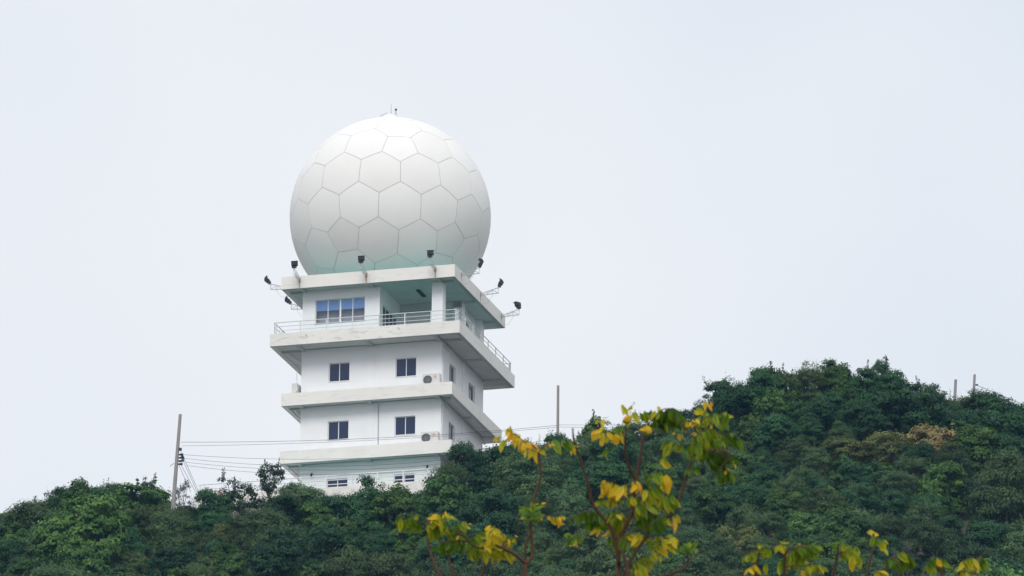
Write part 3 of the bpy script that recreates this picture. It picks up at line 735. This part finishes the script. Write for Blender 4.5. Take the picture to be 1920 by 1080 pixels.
def wire(xa, ya, Ya, xb, yb, Yb, xm, ym, rad, label):
    a = at_Y(xa, ya, Ya); b = at_Y(xb, yb, Yb); t = (xm-xa)/(xb-xa); mid = a.lerp(b, t)
    sag = (mid.z-at_Y(xm, ym, mid.y).z)/(4*t*(1-t)); line(a, b, sag, rad, label)
wire(339, 829, YL, 1046, 797.5, YC, 700, 821.5, .012, 'topmost thin wire from the leaning pole across the tower')
wire(341.5, 836, YL, 1046, 801, YC, 600, 829.5, .0095, 'second thin wire from the leaning pole across the tower')
wire(343, 852.5, YL, 1046, 822, YC, 560, 861, .0095, 'uppermost of the four sagging wires below the top pair')
wire(346, 859.5, YL, 1046, 829, YC, 560, 874, .0095, 'second of the four sagging wires below the top pair')
wire(347, 866.5, YL, 1046, 836, YC, 560, 881, .0095, 'third of the four sagging wires below the top pair')
wire(350, 873, YL, 1046, 842, YC, 560, 889.5, .0095, 'lowest of the four sagging wires in front of the tower')
wire(1047, 796.5, YC, 1791, 742, YR_, 1160, 796.5, .0095, 'upper wire running right from the straight pole')
wire(1047, 800.5, YC, 1791, 748, YR_, 1160, 801.5, .0095, 'lower wire running right from the straight pole')
wire(1830, 722, YR_-1, 2010, 800, YR_-3, 1880, 742, .015, 'upper wire sloping down from the taller skyline pole')
wire(1828, 730, YR_-1, 2010, 806, YR_-3, 1870, 746, .011, 'lower wire sloping down from the taller skyline pole')

# ================================================================ FOREGROUND TREES
def fleaf_mat():
    m = bpy.data.materials.new('autumn_leaf'); m.use_nodes = True; n = m.node_tree.nodes; l = m.node_tree.links; b = n['Principled BSDF']
    b.inputs['Roughness'].default_value = .5; b.inputs['Specular IOR Level'].default_value = .3
    oi = n.new('ShaderNodeObjectInfo'); t = n.new('ShaderNodeTexCoord')
    sx = n.new('ShaderNodeSeparateXYZ'); l.new(t.outputs['Generated'], sx.inputs[0])
    q = n.new('ShaderNodeTexNoise'); q.inputs['Scale'].default_value = 45; q.inputs['Detail'].default_value = 3; l.new(t.outputs['Object'], q.inputs['Vector'])
    # distance from the midrib and towards the tip turns yellow first
    a = n.new('ShaderNodeMath'); a.operation = 'SUBTRACT'; a.inputs[1].default_value = .5; l.new(sx.outputs[1], a.inputs[0])
    a2 = n.new('ShaderNodeMath'); a2.operation = 'ABSOLUTE'; l.new(a.outputs[0], a2.inputs[0])
    m1 = n.new('ShaderNodeMath'); m1.operation = 'MULTIPLY_ADD'; m1.inputs[1].default_value = .5; l.new(a2.outputs[0], m1.inputs[0])
    m0 = n.new('ShaderNodeMath'); m0.operation = 'MULTIPLY_ADD'; m0.inputs[1].default_value = .3; m0.inputs[2].default_value = -.45; l.new(sx.outputs[0], m0.inputs[0]); l.new(m0.outputs[0], m1.inputs[2])
    m2 = n.new('ShaderNodeMath'); m2.operation = 'MULTIPLY_ADD'; m2.inputs[1].default_value = .5; l.new(q.outputs[0], m2.inputs[0]); l.new(m1.outputs[0], m2.inputs[2])
    sc2 = n.new('ShaderNodeSeparateColor'); l.new(oi.outputs['Color'], sc2.inputs[0])
    m3 = n.new('ShaderNodeMath'); m3.operation = 'ADD'; m3.use_clamp = True; l.new(m2.outputs[0], m3.inputs[0]); l.new(sc2.outputs[0], m3.inputs[1])
    cr = n.new('ShaderNodeValToRGB'); e = cr.color_ramp.elements
    e[0].position = 0; e[0].color = (.050, .125, .012, 1); e[1].position = 1; e[1].color = (.78, .34, .06, 1)
    for p, c in ((.28, (.135, .245, .014)), (.5, (.40, .42, .02)), (.72, (.80, .58, .025)), (.88, (.84, .46, .025))):
        x = e.new(p); x.color = (*c, 1)
    l.new(m3.outputs[0], cr.inputs[0]); l.new(cr.outputs[0], b.inputs['Base Color'])
    tr = n.new('ShaderNodeBsdfTranslucent'); l.new(cr.outputs[0], tr.inputs[0]); ms = n.new('ShaderNodeMixShader'); ms.inputs[0].default_value = .45
    l.new(b.outputs[0], ms.inputs[1]); l.new(tr.outputs[0], ms.inputs[2]); l.new(ms.outputs[0], n['Material Output'].inputs[0]); return m
M['fleaf'] = fleaf_mat()
M['twigbark'] = paint('reddish_twig_bark', (.080, .040, .025), (.15, .085, .058), .6, .4, .8)
def fleaf_mesh(seed, wide, curl, fold):
    """leaf of unit length along +x, folded on the midrib and bent down along its length"""
    g = random.Random(seed); b = MB(); prof = [(0, .03), (.1, .22), (.28, .43), (.5, .5), (.7, .42), (.86, .24), (1, .02)]
    for s, w_ in prof:
        an = curl*s; x = math.sin(an)/curl if curl else s; z = -(1-math.cos(an))/curl if curl else 0
        ww = w_*wide*(1+g.uniform(-.08, .08)); zf = abs(ww)*fold
        b.v += [(x, -ww, z+zf), (x, 0, z), (x, ww, z+zf)]
    for k in range(len(prof)-1):
        i = k*3; b.f += [(i, i+1, i+4, i+3), (i+1, i+2, i+5, i+4)]
    return b.mesh('leaf', M['fleaf'], True)
FL = [fleaf_mesh(1, .40, .5, .35), fleaf_mesh(2, .44, .9, .25), fleaf_mesh(3, .36, 1.3, .45), fleaf_mesh(4, .42, .25, .5), fleaf_mesh(5, .48, 1.1, .15)]
view_r, view_u = rt, up
class FTree:
    def __init__(s, px0, dist, label):
        s.d = dist; P = at_d(px0, 1400, dist); s.base = Vector((P.x, P.y, 0)); s.px0 = px0
        s.o = empty('foreground_tree', s.base); tag(s.o, label, 'tree', None); s.pts = []
    def w(s, x, y, dd=0): return at_d(x, y, s.d+dd)-s.base
    def branch(s, pl_, r0, r1, dd0=0, dd1=0, name='branch'):
        k = len(pl_); P = [s.w(x, y, dd0+(dd1-dd0)*i/(k-1)) for i, (x, y) in enumerate(pl_)]
        # smooth a little
        Q = []
        for i in range(k-1):
            p0, p1, p2, p3 = P[max(i-1, 0)], P[i], P[i+1], P[min(i+2, k-1)]
            for t in (0, .33, .67): Q.append(.5*((2*p1)+(p2-p0)*t+(2*p0-5*p1+4*p2-p3)*t*t+(3*p1-p0-3*p2+p3)*t**3))
        Q.append(P[-1]); m = len(Q); pxm = s.d/F
        MB().tube(Q, [(r0+(r1-r0)*i/(m-1))*.82*pxm*(1+.12*math.sin(i*2.1)) for i in range(m)], 7).build(name, M['twigbark'], s.o, True)
        s.pts += Q
    def trunk(s, x, y, r):
        a = s.w(x, y); k = 7; pts = [Vector((a.x*t**1.5+.05*math.sin(5*t), a.y*t**1.5, a.z*t)) for t in [i/k for i in range(k+1)]]
        MB().tube(pts, [r*(1-.72*i/k) for i in range(k+1)], 9).build('trunk', M['twigbark'], s.o, True); s.pts.append(a)
    def leaf(s, xa, ya, xb, yb, yel, wide=1.0, dd=None, roll=None):
        dd = random.uniform(-.12, .12) if dd is None else dd
        a = s.w(xa, ya, dd); b = s.w(xb, yb, dd+random.uniform(-.035, .035)); d = (b-a)*.98; L_ = d.length
        if L_ < .004: return
        xx = d.normalized(); ro = random.uniform(-1.0, 1.0) if roll is None else roll
        nn = (-fw*math.cos(ro)+view_r*math.sin(ro)+view_u*.45); nn = (nn-xx*nn.dot(xx)).normalized()
        yy = nn.cross(xx)
        me = random.choice(FL); o = link('leaf', me, s.o)
        o.matrix_local = Matrix(((xx.x*L_, yy.x*L_*wide*.7, nn.x*L_, a.x), (xx.y*L_, yy.y*L_*wide*.7, nn.y*L_, a.y), (xx.z*L_, yy.z*L_*wide*.7, nn.z*L_, a.z), (0, 0, 0, 1)))
        o.color = (yel-.05+random.uniform(-.15, .13), 0, 0, 1)
    def more(s, xa, ya, xb, yb, yel, wide=1.0):
        s.leaf(xa, ya, xb, yb, yel, wide)
        for _ in range(3):
            if random.random() < .3: continue
            q = random.uniform(-9, 9); p = random.uniform(-6, 5); k = random.uniform(.65, .95); s.leaf(xa+q, ya+p, xa+q+(xb-xa)*k+random.uniform(-5, 5), ya+p+(yb-ya)*k, yel-.06, wide)
    def spray(s, xa, ya, xb, yb, n, ln, yel, arch=8, spread=.45, dd=None, stalk=True):
        """compound leaf: an arching stalk with drooping leaflets"""
        dd = random.uniform(-.12, .12) if dd is None else dd; pts = []
        for k in range(7):
            t = k/6; pts.append((xa+(xb-xa)*t, ya+(yb-ya)*t-arch*4*t*(1-t)))
        P = [s.w(x, y, dd) for x, y in pts]; pxm = s.d/F
        if s.pts:
            q = min(s.pts, key=lambda p: (p-P[0]).length)
            if (q-P[0]).length < 95*pxm: P = [q, q.lerp(P[0], .5)+Vector((0, 0, 3*pxm))]+P
        MB().tube(P, [1.5*pxm]+[1.1*pxm]*(len(P)-2)+[.6*pxm], 5).build('leaf_stalk', M['twigbark'], s.o)
        sgn = 1 if xb > xa else -1
        n = int(n*1.5+.5)
        for k in range(n):
            t = (k+.5+random.uniform(-.2, .2))/n; x = xa+(xb-xa)*t; y = ya+(yb-ya)*t-arch*4*t*(1-t)
            for sd_ in (0, 1):
                if sd_ and random.random() < .12: continue
                le = ln*random.uniform(.7, 1.15)*(.8+.4*math.sin(math.pi*min(1, t+.15))); a_ = random.gauss(.15*sgn, spread)+(.25 if sd_ else -.1)
                s.leaf(x, y, x+le*math.sin(a_), y+le*math.cos(a_)*random.uniform(.75, 1.0), yel, random.uniform(1.0, 1.4), dd+(-.02 if sd_ else .02)+random.uniform(-.015, .015))

# left tree
t1 = FTree(984, 30.0, 'slim foreground tree with yellow-green drooping leaves, left one, forked twig at its centre')
t1.trunk(984, 1130, .07)
t1.branch([(984, 1130), (984, 1085), (984, 1058)], 6.5, 5.0)
t1.branch([(984, 1058), (996, 1047), (999, 1036), (997, 1012), (995, 985), (998, 955), (1003, 929), (1011, 905), (1014, 890), (1012, 868), (1010, 845)], 4.6, 2.6, 0, .05)
t1.branch([(984, 1058), (985, 1030), (988, 1015), (993, 1003)], 3.6, 2.6, .02, .02)
t1.branch([(984, 1056), (970, 1043), (956, 1034), (940, 1027), (924, 1021), (905, 1027), (893, 1026), (880, 1016), (868, 1002)], 3.8, 2.0, 0, -.15)
t1.branch([(984, 1130), (900, 1130), (850, 1100), (826, 1080), (812, 1050), (803, 1020), (802, 990), (798, 982)], 4.0, 2.4, 0, .1)
t1.branch([(900, 1130), (865, 1110), (852, 1085), (842, 1050), (841, 1020), (842, 1004)], 3.6, 2.2, .03, .1)
t1.branch([(900, 1130), (896, 1100), (903, 1078), (912, 1052), (914, 1044)], 3.2, 2.2, .03, .05)
S_ = t1.spray; Lf = t1.more
S_(790, 980, 747, 972, 5, 30, .18, 3, .15); Lf(776, 970, 770, 996, .45); Lf(752, 971, 749, 1000, .35)
S_(800, 985, 835, 963, 4, 24, .55, 6); Lf(822, 972, 799, 972, .78, 1.1); Lf(828, 985, 838, 958, .62); Lf(826, 975, 829, 1003, .6); Lf(822, 990, 818, 1018, .62)
S_(842, 1004, 872, 978, 5, 24, .28, 8); S_(842, 1000, 835, 968, 4, 24, .25, 2, .8); S_(806, 990, 832, 990, 4, 26, .25, 4); Lf(870, 985, 878, 980, .6)
S_(842, 1016, 819, 1028, 4, 26, .12, 6, .3); S_(842, 1016, 866, 1026, 4, 28, .14, 7, .3); Lf(848, 1020, 845, 1044, .1)
S_(868, 1002, 848, 990, 3, 22, .2, 4); Lf(868, 1004, 858, 1021, .85, 1.0); Lf(872, 1006, 876, 1030, .3)
S_(880, 1016, 905, 1002, 3, 26, .3, 8); S_(893, 1026, 876, 1036, 3, 26, .35, 5)
S_(905, 1026, 925, 990, 4, 24, .62, 4, .6); Lf(908, 995, 921, 984, .66, 1.3); Lf(918, 990, 908, 1016, .64, 1.2); Lf(913, 1000, 920, 1018, .6, 1.2)
S_(924, 1021, 945, 1002, 4, 24, .6, 7, .5); Lf(928, 995, 936, 1008, .85, 1.3); Lf(930, 1000, 938, 1025, .62, 1.2); Lf(945, 1008, 951, 1024, .75)
S_(940, 1026, 962, 1010, 3, 22, .3, 6); Lf(954, 1006, 963, 1024, .22, 1.3); Lf(965, 1010, 971, 1014, .8)
S_(900, 1028, 884, 1032, 3, 28, .42, 3, .3); S_(905, 1030, 940, 1034, 5, 30, .5, 2, .22); S_(940, 1034, 960, 1038, 3, 26, .55, 2, .2); Lf(886, 1036, 882, 1056, .55)
for xa, ya, xb, yb, c in ((997, 972, 968, 948, .22), (997, 966, 972, 958, .15), (998, 962, 1022, 942, .2), (998, 975, 1020, 962, .14), (997, 975, 1012, 980, .12), (997, 968, 985, 941, .2), (998, 960, 1000, 936, .2), (996, 972, 970, 966, .3), (997, 974, 982, 978, .1), (998, 970, 1015, 952, .18), (996, 965, 978, 950, .2), (1014, 945, 1024, 943, .7)): Lf(xa, ya, xb, yb, c, 1.25)
S_(1010, 846, 984, 828, 2, 16, .75, 3); S_(990, 836, 948, 806, 2, 14, .78, 4)
for xa, ya, xb, yb, c in ((958, 804, 950, 821, .70), (958, 803, 961, 836, .72), (964, 812, 959, 834, .75), (971, 813, 963, 838, .72), (938, 818, 928, 831, .66), (945, 824, 935, 845, .52), (985, 826, 982, 856, .72), (998, 834, 1003, 845, .98), (996, 842, 991, 862, .68), (1001, 843, 997, 870, .74), (976, 825, 974, 830, .85)): Lf(xa, ya, xb, yb, c, 1.15)
S_(1011, 846, 1037, 831, 2, 8, .5, 4); Lf(1036, 829, 1051, 850, .38, 1.2); Lf(1034, 828, 1040, 834, .9)
S_(997, 976, 1040, 971, 1, 6, .7, 4); Lf(1040, 970, 1057, 996, .72, 1.2); Lf(1049, 968, 1053, 985, .70); Lf(1057, 967, 1058, 977, .75)
# middle tree
t2 = FTree(1165, 30.5, 'foreground tree with yellow and green leaf sprays right of the tower, largest of the three')
t2.trunk(1165, 1150, .08)
t2.branch([(1165, 1150), (1161, 1080), (1160, 1040), (1163, 1010), (1174, 985), (1184, 960), (1190, 930), (1193, 902), (1197, 875), (1203, 840), (1208, 806)], 6.0, 2.8, 0, .1)
t2.branch([(1193, 902), (1183, 884), (1175, 860), (1172, 832), (1174, 800), (1178, 778)], 3.8, 1.8, .08, .0)
t2.branch([(1161, 1060), (1152, 1010), (1143, 985), (1123, 962), (1110, 941), (1104, 913), (1095, 882), (1085, 850), (1076, 825), (1074, 803)], 4.6, 2.0, 0, -.1)
t2.branch([(1168, 1120), (1172, 1076), (1190, 1037), (1210, 1010), (1218, 998), (1240, 978), (1262, 960), (1278, 924), (1291, 882), (1297, 860), (1302, 830), (1304, 800)], 5.2, 2.6, .02, .15)
t2.branch([(1166, 1130), (1178, 1076), (1172, 1050), (1165, 1030), (1163, 1010)], 4, 3, -.05, -.02)
t2.branch([(1180, 1120), (1225, 1088), (1255, 1078), (1275, 1069), (1289, 1060), (1289, 1036)], 3.6, 2.4, .05, .1)
t2.branch([(1302, 830), (1325, 812), (1345, 812), (1360, 830), (1365, 860)], 2.4, 1.4, .15, .0)
t2.branch([(1208, 806), (1225, 785), (1250, 770)], 2.2, 1.3, .1, .0)
S_ = t2.spray; Lf = t2.more
Lf(1063, 825, 1080, 848, .34, 1.3); Lf(1075, 838, 1078, 856, .65); Lf(1070, 830, 1083, 846, .55)
S_(1172, 818, 1110, 812, 5, 20, .62, 4, .35)
for xa, ya, xb, yb, c in ((1130, 808, 1108, 812, .85), (1128, 812, 1108, 827, .72), (1132, 818, 1130, 836, .7), (1142, 816, 1133, 833, .68), (1152, 815, 1147, 835, .76), (1160, 815, 1158, 838, .74), (1165, 818, 1142, 812, .25), (1163, 808, 1146, 806, .2), (1126, 787, 1121, 795, .7), (1131, 793, 1127, 806, .5), (1140, 846, 1127, 866, .32), (1162, 814, 1150, 803, .22)): Lf(xa, ya, xb, yb, c, 1.3)
for xa, ya, xb, yb, c in ((1170, 763, 1176, 778, .62), (1182, 770, 1181, 778, .6), (1188, 759, 1183, 762, .5), (1184, 780, 1166, 793, .92), (1177, 782, 1190, 788, .8), (1186, 788, 1178, 800, .55), (1190, 772, 1197, 794, .48), (1175, 790, 1180, 806, .5), (1208, 770, 1215, 792, .28), (1213, 772, 1212, 798, .3), (1222, 776, 1210, 792, .25), (1205, 803, 1222, 801, .93), (1209, 802, 1215, 812, .75), (1206, 774, 1210, 785, .35)): Lf(xa, ya, xb, yb, c, 1.35)
S_(1225, 782, 1285, 790, 8, 34, .12, 20, .25); S_(1228, 795, 1280, 800, 7, 30, .16, 16, .3); S_(1222, 788, 1262, 776, 6, 30, .18, 6, .4); S_(1245, 775, 1278, 780, 5, 34, .10, 12, .2)
for xa, ya, xb, yb, c in ((1232, 768, 1244, 779, .72), (1228, 772, 1222, 788, .5), (1273, 813, 1274, 831, .72), (1290, 792, 1286, 812, .92), (1297, 792, 1284, 803, .88), (1306, 765, 1313, 777, .66), (1325, 756, 1339, 772, .88), (1297, 787, 1303, 792, .85), (1332, 796, 1333, 810, .74), (1296, 813, 1314, 817, .66)): Lf(xa, ya, xb, yb, c, 1.2)
S_(1303, 800, 1322, 776, 3, 16, .34, 6, .6); S_(1304, 802, 1338, 782, 4, 20, .36, 8, .4)
for xa, ya, xb, yb, c in ((1343, 780, 1352, 805, .28), (1348, 776, 1360, 808, .3), (1364, 774, 1352, 812, .26), (1356, 772, 1366, 790, .3), (1352, 790, 1366, 815, .22), (1366, 778, 1358, 800, .25)): Lf(xa, ya, xb, yb, c, 1.3)
S_(1302, 822, 1348, 812, 6, 34, .36, 12, .25); S_(1300, 835, 1350, 826, 6, 30, .30, 8, .3); S_(1345, 818, 1388, 828, 5, 30, .16, 10, .2); Lf(1376, 818, 1389, 845, .2, 1.2); Lf(1368, 818, 1386, 826, .5)
S_(1318, 852, 1372, 858, 8, 30, .02, 6, .3); S_(1330, 846, 1378, 860, 7, 28, .05, 8, .3); S_(1325, 862, 1360, 872, 5, 26, .03, 4, .3); S_(1348, 885, 1378, 890, 5, 26, .14, 3, .25); Lf(1370, 858, 1382, 880, .55, 1.2); Lf(1366, 880, 1362, 896, .7)
for xa, ya, xb, yb, c in ((1258, 829, 1242, 860, .3), (1266, 834, 1250, 858, .28), (1278, 832, 1268, 860, .34), (1240, 860, 1250, 878, .6), (1284, 840, 1300, 861, .22), (1312, 848, 1303, 862, .34), (1297, 880, 1281, 892, .25), (1302, 880, 1312, 893, .22), (1306, 872, 1309, 892, .2), (1283, 855, 1298, 863, .25), (1262, 828, 1248, 845, .35), (1316, 846, 1324, 868, .25)): Lf(xa, ya, xb, yb, c, 1.35)
S_(1165, 920, 1130, 905, 5, 30, .72, 6, .35); S_(1172, 915, 1128, 922, 6, 28, .62, 5, .35); S_(1168, 935, 1122, 940, 5, 24, .45, 4, .3)
for xa, ya, xb, yb, c in ((1147, 904, 1150, 920, .85), (1138, 906, 1128, 930, .82), (1160, 910, 1145, 934, .72), (1166, 914, 1150, 945, .66), (1186, 905, 1194, 930, .88), (1190, 912, 1178, 928, .84), (1182, 932, 1180, 955, .38), (1188, 932, 1193, 955, .34), (1184, 931, 1187, 950, .5), (1216, 890, 1212, 915, .24), (1230, 888, 1240, 912, .28), (1244, 893, 1258, 927, .70), (1242, 905, 1250, 932, .66), (1204, 920, 1216, 944, .72), (1212, 918, 1206, 940, .68), (1222, 912, 1240, 938, .32), (1216, 920, 1232, 942, .34), (1255, 925, 1270, 955, .26), (1246, 930, 1256, 962, .45), (1262, 930, 1262, 958, .25), (1216, 945, 1228, 962, .06)): Lf(xa, ya, xb, yb, c, 1.4)
S_(1200, 938, 1240, 925, 5, 28, .4, 6, .4); S_(1235, 935, 1266, 940, 5, 30, .38, 6, .3); S_(1190, 950, 1215, 955, 4, 30, .3, 6, .4)
S_(1132, 970, 1068, 976, 8, 26, .10, 14, .25); S_(1130, 978, 1100, 978, 4, 30, .14, 6, .25); Lf(1127, 992, 1116, 1008, .72, 1.2); Lf(1110, 975, 1107, 1002, .15, 1.3)
for xa, ya, xb, yb, c in ((1078, 1006, 1060, 1006, .2), (1074, 1008, 1062, 1026, .16), (1082, 1006, 1091, 1008, .18), (1082, 1012, 1077, 1033, .72), (1076, 1010, 1070, 1020, .05), (1088, 1005, 1076, 1018, .14), (1138, 996, 1140, 1008, .9)): Lf(xa, ya, xb, yb, c, 1.3)
S_(1158, 990, 1140, 962, 4, 34, .32, 3, .3); S_(1165, 975, 1150, 955, 4, 36, .36, 3, .3); Lf(1160, 966, 1174, 972, .72, 1.2); Lf(1150, 962, 1146, 990, .5)
S_(1200, 975, 1235, 968, 5, 30, .2, 6, .3); S_(1222, 985, 1245, 970, 4, 26, .05, 4, .3)
for xa, ya, xb, yb, c in ((1244, 970, 1244, 995, .48), (1254, 970, 1255, 1003, .56), (1262, 968, 1270, 998, .72), (1198, 968, 1208, 1000, .2), (1215, 970, 1222, 998, .15), (1228, 972, 1226, 998, .02), (1236, 975, 1236, 1000, .05)): Lf(xa, ya, xb, yb, c, 1.3)
for xa, ya, xb, yb, c in ((1172, 1000, 1186, 1018, .7), (1180, 1002, 1200, 1014, .68), (1205, 1002, 1192, 1028, .66), (1200, 1012, 1186, 1030, .7), (1152, 1002, 1150, 1036, .3), (1158, 1004, 1154, 1032, .34), (1176, 1006, 1166, 1036, .32), (1172, 1010, 1178, 1045, .02), (1182, 1030, 1176, 1048, .0)): Lf(xa, ya, xb, yb, c, 1.2)
S_(1215, 1008, 1262, 1018, 5, 22, .42, 8, .5)
for xa, ya, xb, yb, c in ((1248, 1018, 1272, 1012, .64), (1250, 1014, 1266, 1038, .64), (1258, 1010, 1270, 1028, .55), (1238, 1022, 1252, 1046, .72), (1226, 1036, 1242, 1054, .64), (1224, 1036, 1238, 1046, .5), (1218, 1018, 1208, 1040, .4), (1212, 1020, 1225, 1030, .3), (1236, 1016, 1222, 1026, .3)): Lf(xa, ya, xb, yb, c, 1.45)
for xa, ya, xb, yb, c in ((1289, 1036, 1272, 1020, .1), (1289, 1034, 1296, 1012, .2), (1289, 1034, 1316, 1024, .3), (1288, 1032, 1280, 1014, .14), (1290, 1032, 1306, 1016, .12), (1289, 1036, 1276, 1030, .05), (1290, 1036, 1304, 1032, .08)): Lf(xa, ya, xb, yb, c, 1.3)
S_(1195, 1050, 1215, 1045, 3, 36, .5, 3, .25); S_(1185, 1058, 1205, 1062, 3, 34, .45, 3, .25); S_(1150, 1085, 1135, 1078, 2, 20, .4, 3)
# right tree, only its top shows
t3 = FTree(1600, 29.5, 'tops of a foreground tree with curled olive and yellow leaves at the bottom right')
t3.trunk(1600, 1240, .08)
for pl_ in ([(1600, 1240), (1500, 1160), (1474, 1100), (1471, 1050), (1476, 1030)], [(1600, 1240), (1560, 1120), (1567, 1058), (1573, 1018)], [(1600, 1240), (1625, 1120), (1627, 1068), (1640, 1020)], [(1600, 1240), (1680, 1130), (1690, 1090), (1685, 1055)], [(1680, 1130), (1770, 1120), (1765, 1075), (1758, 1050)], [(1680, 1130), (1820, 1140), (1825, 1085), (1835, 1055)], [(1500, 1160), (1420, 1120), (1418, 1070), (1425, 1030)]): t3.branch(pl_, 4.4, 2.2, random.uniform(-.05, .05), random.uniform(-.15, .15))
S_ = t3.spray; Lf = t3.more
S_(1424, 1034, 1400, 1042, 4, 24, .38, 5, .25); S_(1425, 1030, 1444, 1034, 3, 22, .34, 6, .3); S_(1420, 1060, 1402, 1068, 3, 20, .65, 4, .3); Lf(1438, 1056, 1430, 1080, .3, 1.2); Lf(1424, 1020, 1434, 1034, .5); Lf(1416, 1044, 1414, 1060, .5)
S_(1474, 1032, 1454, 1024, 3, 18, .55, 5, .3); Lf(1464, 1018, 1478, 1040, .5, 1.3); S_(1476, 1040, 1504, 1046, 5, 32, .42, 8, .3); S_(1474, 1044, 1462, 1060, 3, 28, .36, 4, .3)
S_(1480, 1036, 1534, 1030, 7, 24, .22, 12, .4); S_(1490, 1030, 1530, 1042, 5, 26, .26, 10, .3); Lf(1500, 1022, 1516, 1030, .75); S_(1510, 1062, 1545, 1066, 5, 22, .45, 7, .3); Lf(1530, 1060, 1540, 1076, .85, 1.3); Lf(1500, 1074, 1516, 1084, .9, 1.2)
for xa, ya, xb, yb, c in ((1573, 1020, 1562, 1012, .2), (1574, 1020, 1592, 1014, .24), (1574, 1018, 1582, 1026, .2), (1592, 1022, 1584, 1040, .55), (1572, 1024, 1566, 1032, .22)): Lf(xa, ya, xb, yb, c, 1.4)
S_(1575, 1040, 1606, 1036, 4, 28, .45, 8, .3); Lf(1598, 1026, 1606, 1048, .4, 1.2); Lf(1614, 1044, 1610, 1070, .55, 1.1); Lf(1598, 1044, 1596, 1070, .55, 1.4)
for xa, ya, xb, yb, c in ((1632, 1003, 1648, 1000, .7), (1640, 1004, 1630, 1024, .26), (1644, 1010, 1655, 1026, .24), (1648, 1018, 1668, 1038, .5), (1638, 1014, 1652, 1022, .2), (1655, 1012, 1668, 1020, .35), (1636, 1010, 1644, 1026, .22)): Lf(xa, ya, xb, yb, c, 1.4)
S_(1684, 1056, 1662, 1052, 4, 26, .08, 8, .3); S_(1682, 1048, 1706, 1050, 5, 34, .1, 10, .3); Lf(1682, 1036, 1704, 1056, .4, 1.3); Lf(1664, 1052, 1690, 1064, .3, 1.2); S_(1640, 1074, 1660, 1078, 3, 16, .6, 4)
S_(1758, 1052, 1742, 1058, 4, 24, .1, 10, .3); S_(1758, 1050, 1772, 1062, 4, 22, .16, 8, .3); Lf(1764, 1050, 1778, 1080, .8, 1.1); Lf(1738, 1064, 1756, 1082, .45, 1.3)
S_(1830, 1050, 1798, 1066, 5, 24, .5, 10, .3); S_(1832, 1048, 1850, 1060, 4, 26, .26, 9, .3); Lf(1814, 1058, 1838, 1074, .7, 1.2); S_(1800, 1072, 1826, 1080, 4, 18, .5, 4)

# ---------------------------------------------------------------- air
vm = bpy.data.materials.new('thin_haze'); vm.use_nodes = True; vm.node_tree.nodes.clear()
vo = vm.node_tree.nodes.new('ShaderNodeOutputMaterial'); pv = vm.node_tree.nodes.new('ShaderNodeVolumePrincipled')
pv.inputs['Color'].default_value = (.30, .61, .95, 1); pv.inputs['Density'].default_value = 7.5e-5; pv.inputs['Anisotropy'].default_value = .0
vm.node_tree.links.new(pv.outputs[0], vo.inputs['Volume'])
hz = MB().box(-1300, 1300, -400, 1600, -1.5, 185).build('haze', vm)
tag(hz, 'thin bluish haze over the hillside', 'haze', kind='stuff')
